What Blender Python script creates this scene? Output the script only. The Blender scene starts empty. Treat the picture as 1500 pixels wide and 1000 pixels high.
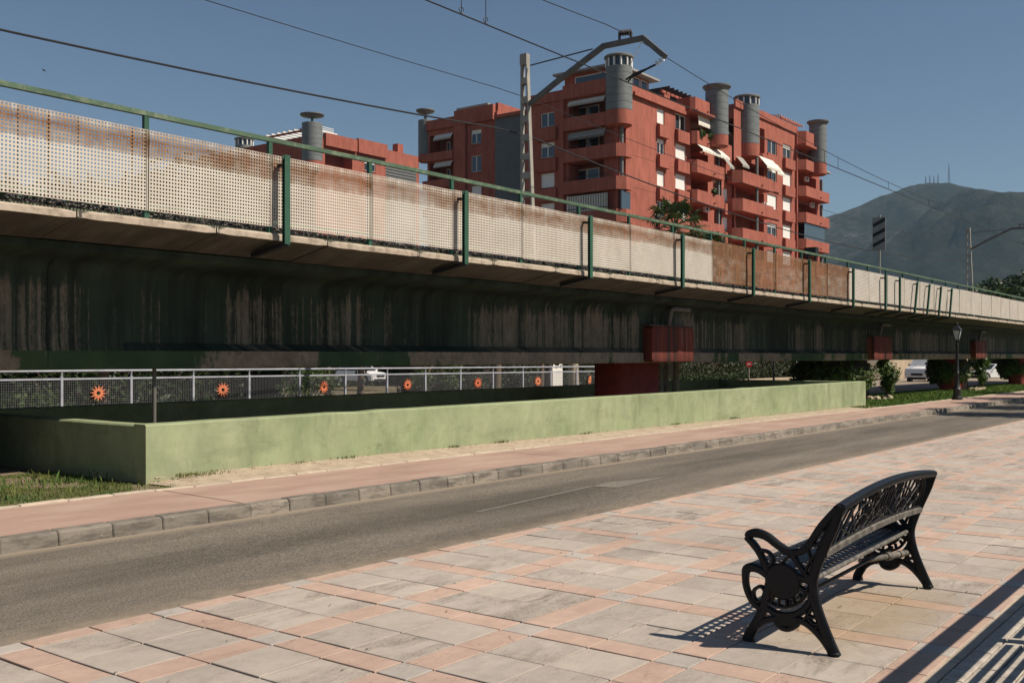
import bpy, math, random
from mathutils import Vector, Matrix, noise
random.seed(11)
R = math.radians
S = bpy.context.scene
COL = S.collection

# ------------------------------------------------------------------ camera
FPX, HZ, TH, EYE = 1500.0, 520.0, math.atan(1145.0 / 1500.0), 1.6
CT, ST = math.cos(TH), math.sin(TH)
cd = bpy.data.cameras.new('camera'); cam = bpy.data.objects.new('camera', cd); COL.objects.link(cam)
cam.location = (0, 0, EYE); cam.rotation_euler = (R(90), 0, TH - R(90))
cd.sensor_width = 36.0; cd.lens = 36.0; cd.shift_y = 20.0 / 1500.0
cd.clip_start = 0.1; cd.clip_end = 20000
S.camera = cam
# ------------------------------------------------------------------ sky and sun
SUN = Vector((0.33, -0.83, 1.0)).normalized()          # towards the sun
W = bpy.data.worlds.new('World'); S.world = W; W.use_nodes = True
wn = W.node_tree; wn.nodes.clear()
sky = wn.nodes.new('ShaderNodeTexSky'); sky.sky_type = 'NISHITA'; sky.sun_disc = False
sky.sun_elevation = math.asin(SUN.z); sky.sun_rotation = math.atan2(SUN.x, SUN.y)
sky.air_density = 1.0; sky.dust_density = 0.3; sky.ozone_density = 2.6; sky.altitude = 50
bg = wn.nodes.new('ShaderNodeBackground'); bg.inputs[1].default_value = 0.057
wo = wn.nodes.new('ShaderNodeOutputWorld')
wn.links.new(sky.outputs[0], bg.inputs[0]); wn.links.new(bg.outputs[0], wo.inputs[0])
sl = bpy.data.lights.new('sun', 'SUN'); sl.energy = 5.0; sl.angle = R(0.53); sl.color = (1.0, 0.90, 0.76)
so = bpy.data.objects.new('sun', sl); COL.objects.link(so); so.location = (0, -20, 40)
so.rotation_euler = (-SUN).to_track_quat('-Z', 'Y').to_euler()
S.view_settings.view_transform = 'Standard'; S.view_settings.look = 'None'
S.view_settings.exposure = 0.20; S.view_settings.gamma = 1.0

# ------------------------------------------------------------------ helpers
def at_Y(px, py, Y):
    k = (px - 750) / FPX; d = Y / (ST - k * CT)
    return Vector((d * (CT + k * ST), Y, EYE + (HZ - py) * d / FPX))
def at_X(px, py, X):
    k = (px - 750) / FPX; d = X / (CT + k * ST)
    return Vector((X, d * (ST - k * CT), EYE + (HZ - py) * d / FPX))
def at_z(px, py, z):
    d = FPX * (EYE - z) / (py - HZ); r = (px - 750) / FPX * d
    return Vector((d * CT + r * ST, d * ST - r * CT, z))
def at_d(px, py, d):
    r = (px - 750) / FPX * d
    return Vector((d * CT + r * ST, d * ST - r * CT, EYE + (HZ - py) * d / FPX))
def gz(x): return -0.004 * max(0.0, min(x, 80.0) - 4.0)

def tag(o, label=None, cat=None, group=None, kind=None):
    if label: o['label'] = label
    if cat: o['category'] = cat
    if group: o['group'] = group
    if kind: o['kind'] = kind
    return o
def root(name, loc, label, cat, group=None):
    o = bpy.data.objects.new(name, None); COL.objects.link(o); o.location = loc
    o.empty_display_size = 0.2
    return tag(o, label, cat, group)
def wloc(o):
    v = Vector(o.location)
    while o.parent: o = o.parent; v += Vector(o.location)
    return v
def link(name, me, parent=None, loc=(0, 0, 0)):
    o = bpy.data.objects.new(name, me); COL.objects.link(o); o.location = loc
    if parent: o.parent = parent
    return o
def copy_tree(o, parent=None):
    c = o.copy(); COL.objects.link(c); c.parent = parent
    for ch in list(o.children): copy_tree(ch, c)
    return c

class MB:
    def __init__(s): s.v = []; s.f = []
    def box(s, x0, x1, y0, y1, z0, z1):
        b = len(s.v)
        s.v += [(x0,y0,z0),(x1,y0,z0),(x1,y1,z0),(x0,y1,z0),(x0,y0,z1),(x1,y0,z1),(x1,y1,z1),(x0,y1,z1)]
        s.f += [tuple(b+i for i in q) for q in ((0,3,2,1),(4,5,6,7),(0,1,5,4),(1,2,6,5),(2,3,7,6),(3,0,4,7))]
        return s
    def cbox(s, x0, x1, y0, y1, z0, z1, c=0.004):
        """box with its top edges chamfered"""
        b = len(s.v)
        s.v += [(x0,y0,z0),(x1,y0,z0),(x1,y1,z0),(x0,y1,z0),
                (x0,y0,z1-c),(x1,y0,z1-c),(x1,y1,z1-c),(x0,y1,z1-c),
                (x0+c,y0+c,z1),(x1-c,y0+c,z1),(x1-c,y1-c,z1),(x0+c,y1-c,z1)]
        for o in (0, 4):
            for i in range(4):
                j = (i+1) % 4
                s.f.append((b+o+i, b+o+j, b+o+4+j, b+o+4+i))
        s.f.append((b+8, b+9, b+10, b+11)); s.f.append((b+3, b+2, b+1, b))
        return s
    def quad(s, *p):
        b = len(s.v); s.v += [tuple(q) for q in p]; s.f.append(tuple(range(b, b+len(p)))); return s
    def slab(s, pts, n, t):
        """polygon pts given thickness t along n"""
        n = Vector(n).normalized() * t; b = len(s.v); m = len(pts)
        s.v += [tuple(p) for p in pts] + [tuple(Vector(p) + n) for p in pts]
        s.f.append(tuple(range(b+m-1, b-1, -1))); s.f.append(tuple(range(b+m, b+2*m)))
        for i in range(m):
            j = (i+1) % m; s.f.append((b+i, b+j, b+m+j, b+m+i))
        return s
    def bar(s, a, c, w, h, up=(0, 0, 1)):
        """rectangular bar from a to c, w across, h along up"""
        a = Vector(a); c = Vector(c); d = (c-a).normalized(); u = Vector(up)
        sd = d.cross(u)
        if sd.length < 1e-4: sd = d.cross(Vector((1, 0, 0)))
        sd.normalize(); u = sd.cross(d).normalized()
        b = len(s.v)
        for p in (a, c):
            for (i, j) in ((-1,-1),(1,-1),(1,1),(-1,1)): s.v.append(tuple(p + sd*(i*w/2) + u*(j*h/2)))
        s.f += [tuple(b+i for i in q) for q in ((3,2,1,0),(4,5,6,7),(0,1,5,4),(1,2,6,5),(2,3,7,6),(3,0,4,7))]
        return s
    def tube(s, pts, r, n=8, caps=True):
        pts = [Vector(p) for p in pts]; rr = r if isinstance(r, (list, tuple)) else [r]*len(pts)
        b = len(s.v); ref = None
        for i, p in enumerate(pts):
            d = (pts[min(i+1, len(pts)-1)] - pts[max(i-1, 0)]).normalized()
            if ref is None: ref = d.orthogonal().normalized()
            ref = (ref - d*ref.dot(d))
            ref = ref.normalized() if ref.length > 1e-5 else d.orthogonal().normalized()
            o = d.cross(ref)
            for k in range(n):
                a = 2*math.pi*k/n; s.v.append(tuple(p + (ref*math.cos(a) + o*math.sin(a))*rr[i]))
        for i in range(len(pts)-1):
            for k in range(n):
                k2 = (k+1) % n; s.f.append((b+i*n+k, b+i*n+k2, b+(i+1)*n+k2, b+(i+1)*n+k))
        if caps:
            s.f.append(tuple(b+k for k in range(n-1, -1, -1))); e = b+(len(pts)-1)*n
            s.f.append(tuple(e+k for k in range(n)))
        return s
    def lathe(s, c, prof, n=24):
        """profile [(r,z)] turned about a vertical axis at c"""
        b = len(s.v); c = Vector(c)
        for (r, z) in prof:
            for k in range(n):
                a = 2*math.pi*k/n; s.v.append((c.x + r*math.cos(a), c.y + r*math.sin(a), c.z + z))
        for i in range(len(prof)-1):
            for k in range(n):
                k2 = (k+1) % n; s.f.append((b+i*n+k, b+i*n+k2, b+(i+1)*n+k2, b+(i+1)*n+k))
        s.f.append(tuple(b+k for k in range(n-1, -1, -1))); e = b+(len(prof)-1)*n
        s.f.append(tuple(e+k for k in range(n)))
        return s
    def loft(s, secs, closed=True, caps=True):
        b = len(s.v); n = len(secs[0])
        for q in secs: s.v += [tuple(p) for p in q]
        m = n if closed else n-1
        for i in range(len(secs)-1):
            for k in range(m):
                k2 = (k+1) % n; s.f.append((b+i*n+k, b+(i+1)*n+k, b+(i+1)*n+k2, b+i*n+k2))
        if caps and closed:
            s.f.append(tuple(b+k for k in range(n))); e = b+(len(secs)-1)*n
            s.f.append(tuple(e+k for k in range(n-1, -1, -1)))
        return s
    def ribbon(s, pts, wid, mp, t, sub=5, bev=0.15):
        """flat cast stroke: 2-D centre line with widths, mp(a,b,h) maps to space, thickness t about h=0"""
        P = [Vector((p[0], p[1])) for p in pts]
        Wd = wid if isinstance(wid, (list, tuple)) else [wid]*len(P)
        Q = []; w = []
        if len(P) > 2:
            for i in range(len(P)-1):
                p0 = P[max(i-1, 0)]; p1 = P[i]; p2 = P[i+1]; p3 = P[min(i+2, len(P)-1)]
                for k in range(sub):
                    u = k/sub
                    Q.append(0.5*((2*p1) + (p2-p0)*u + (2*p0-5*p1+4*p2-p3)*u*u + (3*p1-p0-3*p2+p3)*u**3))
                    w.append(Wd[i]*(1-u) + Wd[i+1]*u)
            Q.append(P[-1]); w.append(Wd[-1])
        else: Q = P; w = Wd
        b = len(s.v); h = t/2
        for i, q in enumerate(Q):
            d = (Q[min(i+1, len(Q)-1)] - Q[max(i-1, 0)]).normalized(); nn = Vector((-d.y, d.x))
            a1 = q + nn*w[i]/2; a0 = q - nn*w[i]/2; i1 = q + nn*w[i]*(0.5-bev); i0 = q - nn*w[i]*(0.5-bev)
            hb = h*0.55
            for (c, hh) in ((i0,-h),(a0,-hb),(a0,hb),(i0,h),(i1,h),(a1,hb),(a1,-hb),(i1,-h)): s.v.append(tuple(mp(c.x, c.y, hh)))
        n = 8
        for i in range(len(Q)-1):
            for k in range(n):
                k2 = (k+1) % n; s.f.append((b+i*n+k, b+i*n+k2, b+(i+1)*n+k2, b+(i+1)*n+k))
        s.f.append(tuple(b+k for k in range(n-1, -1, -1))); e = b+(len(Q)-1)*n; s.f.append(tuple(e+k for k in range(n)))
        return s
    def mesh(s, name, mat, off=(0, 0, 0), smooth=False):
        me = bpy.data.meshes.new(name); o = Vector(off)
        me.from_pydata([(v[0]-o.x, v[1]-o.y, v[2]-o.z) for v in s.v], [], s.f)
        for m in (mat if isinstance(mat, (list, tuple)) else [mat]): me.materials.append(m)
        if smooth is True: me.polygons.foreach_set('use_smooth', [True]*len(me.polygons))
        me.update()
        if smooth not in (True, False): me.shade_smooth() if False else me.polygons.foreach_set('use_smooth', [True]*len(me.polygons)); 
        if smooth not in (True, False): me.set_sharp_from_angle(angle=R(smooth))
        return me
    def build(s, name, mat, parent=None, origin=None, smooth=False):
        """vertices are in world space; origin (or the parent's place) becomes the zero point"""
        if parent is not None: return link(name, s.mesh(name, mat, wloc(parent), smooth), parent)
        o = Vector(origin) if origin is not None else Vector((0, 0, 0))
        return link(name, s.mesh(name, mat, o, smooth), None, o)

# ------------------------------------------------------------------ materials
MATS = {}
class N:
    """tiny node-graph writer"""
    def __init__(s, name):
        s.m = bpy.data.materials.new(name); s.m.use_nodes = True; s.t = s.m.node_tree; s.t.nodes.clear()
        s.out = s.t.nodes.new('ShaderNodeOutputMaterial'); s.b = s.t.nodes.new('ShaderNodeBsdfPrincipled')
        s.t.links.new(s.b.outputs[0], s.out.inputs[0]); MATS[name] = s.m
    def n(s, ty, **kw):
        x = s.t.nodes.new('ShaderNode' + ty)
        for k, v in kw.items(): setattr(x, k, v)
        return x
    def l(s, a, b): s.t.links.new(a, b); return s
    def pos(s, sc=(1, 1, 1), obj=False, off=None):
        g = s.n('TexCoord').outputs['Object'] if obj else s.n('NewGeometry').outputs['Position']
        m = s.n('Mapping'); m.inputs['Scale'].default_value = sc; s.l(g, m.inputs[0])
        if off is not None: s.l(off, m.inputs['Location'])
        return m.outputs[0]
    def noise(s, sc, det=6, rough=0.6, vec=None, dist=0.0):
        x = s.n('TexNoise'); x.inputs['Scale'].default_value = sc; x.inputs['Detail'].default_value = det
        x.inputs['Roughness'].default_value = rough; x.inputs['Distortion'].default_value = dist
        s.l(vec if vec is not None else s.pos(), x.inputs['Vector']); return x.outputs['Fac']
    def ramp(s, fac, stops):
        x = s.n('ValToRGB'); e = x.color_ramp.elements
        while len(e) > 1: e.remove(e[-1])
        for i, (p, c) in enumerate(stops):
            q = e[0] if i == 0 else e.new(p)
            q.position = p; q.color = (*c, 1) if isinstance(c, (tuple, list)) else (c, c, c, 1)
        s.l(fac, x.inputs[0]); return x.outputs[0]
    def mix(s, fac, a, b, mode='MIX'):
        x = s.n('Mix', data_type='RGBA', blend_type=mode)
        for v, i in ((fac, 0), (a, 6), (b, 7)):
            if isinstance(v, (int, float)): x.inputs[i].default_value = v if i == 0 else (v, v, v, 1)
            elif isinstance(v, (tuple, list)): x.inputs[i].default_value = (*v, 1)
            else: s.l(v, x.inputs[i])
        return x.outputs[2]
    def math(s, op, a, b=0.0, clamp=False):
        x = s.n('Math', operation=op); x.use_clamp = clamp
        for v, i in ((a, 0), (b, 1)):
            if isinstance(v, (int, float)): x.inputs[i].default_value = v
            else: s.l(v, x.inputs[i])
        return x.outputs[0]
    def rand(s): return s.n('ObjectInfo').outputs['Random']
    def col(s, c):
        if isinstance(c, (tuple, list)): s.b.inputs['Base Color'].default_value = (*c, 1)
        else: s.l(c, s.b.inputs['Base Color'])
        return s
    def rough(s, r):
        if isinstance(r, (int, float)): s.b.inputs['Roughness'].default_value = r
        else: s.l(r, s.b.inputs['Roughness'])
        return s
    def spec(s, v): s.b.inputs['Specular IOR Level'].default_value = v; return s
    def metal(s, v): s.b.inputs['Metallic'].default_value = v; return s
    def bump(s, h, st=0.3, dist=0.01):
        x = s.n('Bump'); x.inputs['Strength'].default_value = st; x.inputs['Distance'].default_value = dist
        s.l(h, x.inputs['Height']); s.l(x.outputs[0], s.b.inputs['Normal']); return s

def plain(name, c, rough=0.7, var=0.12, sc=3.0, metal=0.0, bump=0.0, spec=0.4, bsc=60):
    m = N(name); f = m.noise(sc, 6, 0.62)
    m.col(m.ramp(f, [(0.3, tuple(x*(1-var) for x in c)), (0.7, tuple(min(1, x*(1+var)) for x in c))]))
    m.rough(rough).metal(metal).spec(spec)
    if bump: m.bump(m.noise(bsc, 4, 0.7), bump, 0.01)
    return m.m
def mixtwo(m, f, a, b, lo=0.4, hi=0.6): return m.ramp(f, [(lo, a), (hi, b)])

# asphalt
m = N('asphalt'); v = m.pos()
grain = m.math('ADD', m.math('MULTIPLY', m.noise(62, 3, 0.85, v), 0.6), m.math('MULTIPLY', m.noise(170, 2, 0.8, v), 0.4)); big = m.noise(0.7, 5, 0.6, m.pos((0.25, 1.6, 1)))
c1 = m.ramp(grain, [(0.36, (0.060, 0.051, 0.042)), (0.50, (0.165, 0.142, 0.115)), (0.64, (0.42, 0.37, 0.31))])
c2 = m.mix(1.0, c1, m.ramp(big, [(0.34, 0.62), (0.66, 1.12)]), 'MULTIPLY')
fine = m.noise(24, 4, 0.7, m.pos((0.3, 1.2, 1)))
c3 = m.mix(1.0, c2, m.ramp(fine, [(0.35, 0.82), (0.7, 1.1)]), 'MULTIPLY')
sep = m.n('SeparateXYZ'); m.l(v, sep.inputs[0])
wt = m.n('TexWave'); wt.bands_direction = 'Y'; wt.inputs['Scale'].default_value = 0.215; wt.inputs['Distortion'].default_value = 0.5; wt.inputs['Detail'].default_value = 3; wt.inputs['Phase Offset'].default_value = 1.3; m.l(m.pos((0.12, 1, 1)), wt.inputs['Vector'])
c3 = m.mix(1.0, c3, m.ramp(wt.outputs['Fac'], [(0.25, 0.84), (0.75, 1.06)]), 'MULTIPLY')
cr = m.ramp(m.noise(0.9, 6, 0.66, m.pos((0.5, 1.3, 1)), 1.0), [(0.4965, 0.0), (0.5, 1.0), (0.5035, 0.0)])
cr = m.math('MULTIPLY', cr, m.ramp(m.noise(0.5, 2, 0.5), [(0.48, 0.0), (0.58, 0.75)]))
c3 = m.mix(cr, c3, (0.035, 0.03, 0.026))
sk = m.ramp(m.noise(1.0, 3, 0.6, m.pos((3.0, 16, 1))), [(0.70, 0.0), (0.74, 0.6)])
c3 = m.mix(sk, c3, (0.05, 0.042, 0.035))
edge = m.math('SUBTRACT', 5.98, sep.outputs[1]); edge = m.math('MULTIPLY', edge, 2.2, True)
dn = m.math('MULTIPLY', edge, m.ramp(m.noise(5, 6, 0.7), [(0.3, 0.2), (0.65, 1.0)]))
far = m.math('SUBTRACT', sep.outputs[1], 8.02); far = m.math('MULTIPLY', far, 4.5, True)
dn = m.math('MAXIMUM', dn, m.math('MULTIPLY', far, 0.75))
c4 = m.mix(dn, c3, (0.36, 0.29, 0.215))
m.col(c4).rough(0.85).spec(0.25).bump(grain, 0.5, 0.006)
# stone slabs: grey and pink, each slab its own tint and grain
def slabmat(name, a, b, dark, dk, streak):
    m = N(name); rnd = m.rand()
    cmb = m.n('CombineXYZ'); m.l(m.math('MULTIPLY', rnd, 37.0), cmb.inputs[0]); m.l(m.math('MULTIPLY', rnd, 91.0), cmb.inputs[1])
    st = m.noise(streak, 9, 0.72, m.pos((0.45, 1.5, 1), off=cmb.outputs[0]), 0.6)
    sp = m.noise(55, 4, 0.8)
    base = m.mix(rnd, a, b)
    wear = m.ramp(m.noise(1.1, 5, 0.65), [(0.38, 0.15), (0.62, 1.0)])
    msk = m.math('MULTIPLY', m.ramp(st, [(0.44, 0.0), (0.57, 1.0)]), m.ramp(sp, [(0.36, 0.10), (0.56, 1.0)]))
    r2 = m.math('FRACT', m.math('MULTIPLY', rnd, 17.3)); msk = m.math('MULTIPLY', msk, m.math('MULTIPLY', wear, m.math('MULTIPLY', m.ramp(r2, [(0.2, 0.35), (0.9, 1.5)]), dk)), True)
    c = m.mix(msk, base, dark)
    c = m.mix(1.0, c, m.ramp(m.noise(0.35, 4, 0.6), [(0.35, 0.86), (0.65, 1.06)]), 'MULTIPLY')
    c = m.mix(1.0, c, m.ramp(m.noise(9, 5, 0.65), [(0.3, 0.90), (0.7, 1.06)]), 'MULTIPLY')
    # tea-coloured stain where the bench stands
    s2 = m.n('SeparateXYZ'); m.l(m.pos(), s2.inputs[0])
    dx = m.math('MULTIPLY', m.math('SUBTRACT', s2.outputs[0], 6.4), 0.75); dy = m.math('MULTIPLY', m.math('SUBTRACT', s2.outputs[1], 2.15), 1.6)
    dd = m.math('ADD', m.math('MULTIPLY', dx, dx), m.math('MULTIPLY', dy, dy))
    dd = m.math('ADD', dd, m.math('MULTIPLY', m.math('SUBTRACT', m.noise(3.5, 5, 0.6), 0.5), 1.2))
    c = m.mix(m.ramp(dd, [(0.05, 0.50), (0.75, 0.0)]), c, (0.33, 0.235, 0.125))
    vein = m.ramp(m.noise(2.6, 3, 0.5, m.pos((0.6, 1.6, 1), off=cmb.outputs[0]), 2.2), [(0.492, 0.0), (0.5, 0.55), (0.508, 0.0)])
    c = m.mix(m.math('MULTIPLY', vein, m.ramp(rnd, [(0.35, 0.0), (0.75, 1.0)])), c, (0.16, 0.12, 0.09))
    m.col(c).rough(0.8).spec(0.25).bump(m.math('ADD', st, m.math('MULTIPLY', sp, 0.3)), 0.45, 0.012)
    return m.m
slabmat('slab_grey', (0.490, 0.422, 0.362), (0.430, 0.375, 0.328), (0.20, 0.168, 0.140), 0.80, 2.6)
slabmat('slab_pale', (0.48, 0.425, 0.375), (0.44, 0.395, 0.355), (0.24, 0.225, 0.21), 0.45, 3.0)
slabmat('slab_pink', (0.53, 0.380, 0.303), (0.49, 0.350, 0.280), (0.30, 0.19, 0.14), 0.35, 2.2)
plain('joint_sand', (0.095, 0.072, 0.052), 0.95, 0.35, 6, bump=0.3)
plain('small_paver', (0.44, 0.39, 0.33), 0.85, 0.25, 9, bump=0.3)
# kerb
m = N('kerb_stone'); rnd = m.rand()
f = m.noise(5, 8, 0.7, m.pos((0.7, 2, 3.0)))
c = m.mix(rnd, (0.27, 0.232, 0.188), (0.175, 0.155, 0.13))
c = m.mix(m.ramp(f, [(0.44, 0.0), (0.60, 0.8)]), c, (0.085, 0.073, 0.06))
c = m.mix(m.ramp(m.noise(16, 5, 0.75), [(0.62, 0.0), (0.68, 0.6)]), c, (0.36, 0.31, 0.25))
m.col(c).rough(0.9).bump(m.noise(90, 4, 0.7), 0.4, 0.006)
m = N('edging_stone'); rnd = m.rand()
c = m.mix(rnd, (0.52, 0.43, 0.33), (0.43, 0.36, 0.285))
c = m.mix(m.ramp(m.noise(7, 7, 0.7), [(0.45, 0.0), (0.75, 0.6)]), c, (0.22, 0.18, 0.14))
m.col(c).rough(0.9).bump(m.noise(80, 4, 0.7), 0.4, 0.006)
m = N('pink_pavement'); f = m.noise(1.3, 8, 0.65, m.pos((0.5, 1.4, 1)))
c = m.ramp(f, [(0.28, (0.30, 0.195, 0.155)), (0.5, (0.395, 0.265, 0.212)), (0.72, (0.47, 0.345, 0.275))])
c = m.mix(m.ramp(m.noise(38, 4, 0.8), [(0.60, 0.0), (0.72, 0.6)]), c, (0.20, 0.115, 0.09))
m.col(c).rough(0.85).bump(m.noise(110, 3, 0.7), 0.3, 0.005)
m = N('road_paint'); c = m.ramp(m.noise(30, 6, 0.8), [(0.42, (0.15, 0.13, 0.107)), (0.74, (0.30, 0.265, 0.22))])
m.col(c).rough(0.8)
# ground, soil, grass
m = N('earth'); f = m.noise(0.35, 8, 0.65); g = m.noise(9, 6, 0.75)
c = m.ramp(f, [(0.30, (0.05, 0.055, 0.022)), (0.45, (0.13, 0.105, 0.055)), (0.6, (0.22, 0.17, 0.105)), (0.75, (0.09, 0.085, 0.035))])
m.col(m.mix(1.0, c, m.ramp(g, [(0.3, 0.6), (0.7, 1.2)]), 'MULTIPLY')).rough(0.95).bump(g, 0.6, 0.03)
plain('soil', (0.20, 0.155, 0.10), 0.95, 0.35, 9, bump=0.5)
m = N('sand_strip'); f = m.noise(6, 8, 0.7)
m.col(m.ramp(f, [(0.3, (0.30, 0.23, 0.165)), (0.7, (0.50, 0.405, 0.30))])).rough(0.95).bump(f, 0.5, 0.01)
def grassmat(name, a, b):
    m = N(name); f = m.noise(1.6, 5, 0.7); g = m.noise(40, 2, 0.6)
    c = m.ramp(f, [(0.35, a), (0.65, b)])
    m.col(m.mix(1.0, c, m.ramp(g, [(0.3, 0.7), (0.7, 1.35)]), 'MULTIPLY')).rough(0.7).spec(0.25); return m.m
grassmat('grass_dry', (0.060, 0.115, 0.022), (0.145, 0.155, 0.045))
grassmat('grass_lush', (0.075, 0.135, 0.022), (0.125, 0.185, 0.036))
# foliage
def leafmat(name, a, b, c):
    m = N(name); f = m.noise(1.4, 4, 0.7); g = m.noise(17, 3, 0.7)
    k = m.ramp(g, [(0.3, a), (0.55, b), (0.75, c)])
    k = m.mix(1.0, k, m.ramp(f, [(0.3, 0.65), (0.7, 1.2)]), 'MULTIPLY')
    m.col(k).rough(0.5).spec(0.35)
    tr = m.n('BsdfTranslucent'); m.l(m.mix(1.0, k, (1.0, 1.1, 0.5), 'MULTIPLY'), tr.inputs[0])
    mx = m.n('MixShader'); mx.inputs[0].default_value = 0.22
    m.l(m.b.outputs[0], mx.inputs[1]); m.l(tr.outputs[0], mx.inputs[2]); m.l(mx.outputs[0], m.out.inputs[0]); return m.m
leafmat('leaf_dark', (0.016, 0.030, 0.010), (0.032, 0.055, 0.016), (0.055, 0.085, 0.024))
leafmat('leaf_mid', (0.035, 0.060, 0.016), (0.065, 0.105, 0.028), (0.11, 0.155, 0.045))
leafmat('leaf_ivy', (0.045, 0.075, 0.018), (0.085, 0.135, 0.030), (0.15, 0.20, 0.055))
leafmat('leaf_palm', (0.028, 0.042, 0.018), (0.050, 0.072, 0.026), (0.085, 0.105, 0.045))
plain('bark', (0.14, 0.105, 0.075), 0.95, 0.35, 14, bump=0.6)
plain('pale_trunk', (0.34, 0.29, 0.22), 0.9, 0.3, 10, bump=0.5)
plain('ivy_stem', (0.045, 0.035, 0.028), 0.95, 0.4, 10)
# green enclosure wall
m = N('green_wall'); f = m.noise(0.9, 8, 0.62); g = m.noise(7, 7, 0.7)
c = m.ramp(f, [(0.28, (0.225, 0.280, 0.145)), (0.5, (0.295, 0.340, 0.195)), (0.75, (0.350, 0.385, 0.235))])
c = m.mix(1.0, c, m.ramp(m.noise(2.4, 7, 0.7, m.pos((1.1, 1.1, 0.8))), [(0.34, 0.82), (0.62, 1.05)]), 'MULTIPLY')
c = m.mix(m.ramp(g, [(0.62, 0.0), (0.74, 0.45)]), c, (0.16, 0.20, 0.10))
dr = m.noise(1.0, 7, 0.72, m.pos((2.8, 2.8, 0.6)))
c = m.mix(m.math('MULTIPLY', m.ramp(dr, [(0.48, 0.0), (0.66, 0.6)]), m.ramp(m.noise(0.6, 3, 0.5), [(0.42, 0.1), (0.6, 1.0)])), c, (0.135, 0.165, 0.085))
c = m.mix(m.ramp(m.noise(1.1, 2, 0.4, m.pos((1, 1, 1.7))), [(0.56, 0.0), (0.66, 0.22)]), c, (0.34, 0.37, 0.235))
sm_ = m.noise(2.2, 7, 0.72, m.pos((0.5, 0.5, 1.8)))
c = m.mix(m.ramp(sm_, [(0.52, 0.0), (0.68, 0.55)]), c, (0.185, 0.205, 0.120))
chip = m.ramp(m.noise(9, 5, 0.7), [(0.645, 0.0), (0.665, 0.8)])
c = m.mix(chip, c, (0.30, 0.27, 0.20))
crk = m.ramp(m.noise(1.7, 5, 0.62, m.pos((1, 1, 1)), 1.4), [(0.4955, 0.0), (0.5, 0.95), (0.5045, 0.0)])
crk = m.math('MULTIPLY', crk, m.ramp(m.noise(0.8, 2, 0.5), [(0.46, 0.0), (0.55, 1.0)]))
c = m.mix(crk, c, (0.13, 0.15, 0.08))
s2 = m.n('SeparateXYZ'); m.l(m.pos(), s2.inputs[0])
low = m.math('SUBTRACT', 0.30, m.math('ADD', s2.outputs[2], m.math('MULTIPLY', s2.outputs[0], 0.004)))
low = m.math('ADD', m.math('MULTIPLY', low, 3.0), m.math('MULTIPLY', m.math('SUBTRACT', m.noise(5, 7, 0.75), 0.5), 1.5))
c = m.mix(m.ramp(low, [(0.15, 0.0), (0.55, 0.65)]), c, (0.33, 0.28, 0.185))
m.col(c).rough(0.85).spec(0.25).bump(g, 0.25, 0.01)
# viaduct concrete and peeling green girder
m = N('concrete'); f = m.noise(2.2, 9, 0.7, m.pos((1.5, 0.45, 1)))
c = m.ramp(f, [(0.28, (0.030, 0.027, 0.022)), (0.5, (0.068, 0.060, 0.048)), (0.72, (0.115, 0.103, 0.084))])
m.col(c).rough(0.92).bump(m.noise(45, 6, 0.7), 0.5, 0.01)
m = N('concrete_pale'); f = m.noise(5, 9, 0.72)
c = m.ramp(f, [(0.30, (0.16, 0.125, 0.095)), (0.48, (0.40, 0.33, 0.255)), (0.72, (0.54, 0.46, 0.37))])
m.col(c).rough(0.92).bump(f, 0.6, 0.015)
m = N('girder_paint')
st = m.noise(1.0, 9, 0.74, m.pos((8.5, 1.0, 0.13))); pat = m.noise(0.55, 4, 0.55, m.pos((1.0, 0.2, 0.05)))
msk = m.math('ADD', m.math('MULTIPLY', st, 0.62), m.math('MULTIPLY', pat, 0.5))
msk = m.math('ADD', msk, m.math('MULTIPLY', m.math('SUBTRACT', m.noise(26, 5, 0.8, m.pos((1, 1, 0.35))), 0.5), 0.22))
sg_ = m.n('SeparateXYZ'); m.l(m.pos(), sg_.inputs[0])
msk = m.math('SUBTRACT', msk, m.math('MULTIPLY', m.math('SUBTRACT', sg_.outputs[2], m.math('ADD', 2.12, m.math('MULTIPLY', m.noise(1.0, 5, 0.7, m.pos((4.0, 1, 0.1))), 0.55))), 0.45, True))
bare = m.ramp(msk, [(0.545, 0.0), (0.575, 0.35), (0.618, 0.95)])
gp = m.ramp(m.noise(1.2, 6, 0.6), [(0.3, (0.024, 0.040, 0.028)), (0.7, (0.044, 0.066, 0.046))])
dirt = m.ramp(m.noise(1.0, 7, 0.7, m.pos((3.0, 1, 0.22))), [(0.36, 0.35), (0.62, 1.0)])
gp = m.mix(1.0, gp, dirt, 'MULTIPLY')
bc = m.ramp(m.noise(7, 7, 0.75, m.pos((1, 1, 0.5))), [(0.3, (0.105, 0.090, 0.066)), (0.7, (0.24, 0.208, 0.158))])
m.col(m.mix(bare, gp, bc)).rough(0.85).spec(0.3).bump(m.math('ADD', bare, m.noise(40, 4, 0.7)), 0.3, 0.008)
m = N('flange_paint')
pat = m.noise(0.62, 5, 0.58, m.pos((1.0, 0.2, 0.45))); rag = m.noise(12, 6, 0.8, m.pos((1.6, 1, 0.7)))
bare = m.ramp(m.math('ADD', pat, m.math('MULTIPLY', m.math('SUBTRACT', rag, 0.5), 0.16)), [(0.47, 0.0), (0.495, 1.0)])
gp = m.ramp(m.noise(2.0, 6, 0.6), [(0.3, (0.030, 0.058, 0.026)), (0.7, (0.060, 0.100, 0.042))])
bc = m.ramp(m.noise(5, 7, 0.72), [(0.3, (0.15, 0.115, 0.078)), (0.7, (0.34, 0.27, 0.19))])
m.col(m.mix(bare, gp, bc)).rough(0.88).spec(0.25).bump(m.math('ADD', bare, rag), 0.3, 0.01)
m = N('red_cap'); st = m.noise(1.0, 8, 0.72, m.pos((7, 7, 0.3)))
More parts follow.
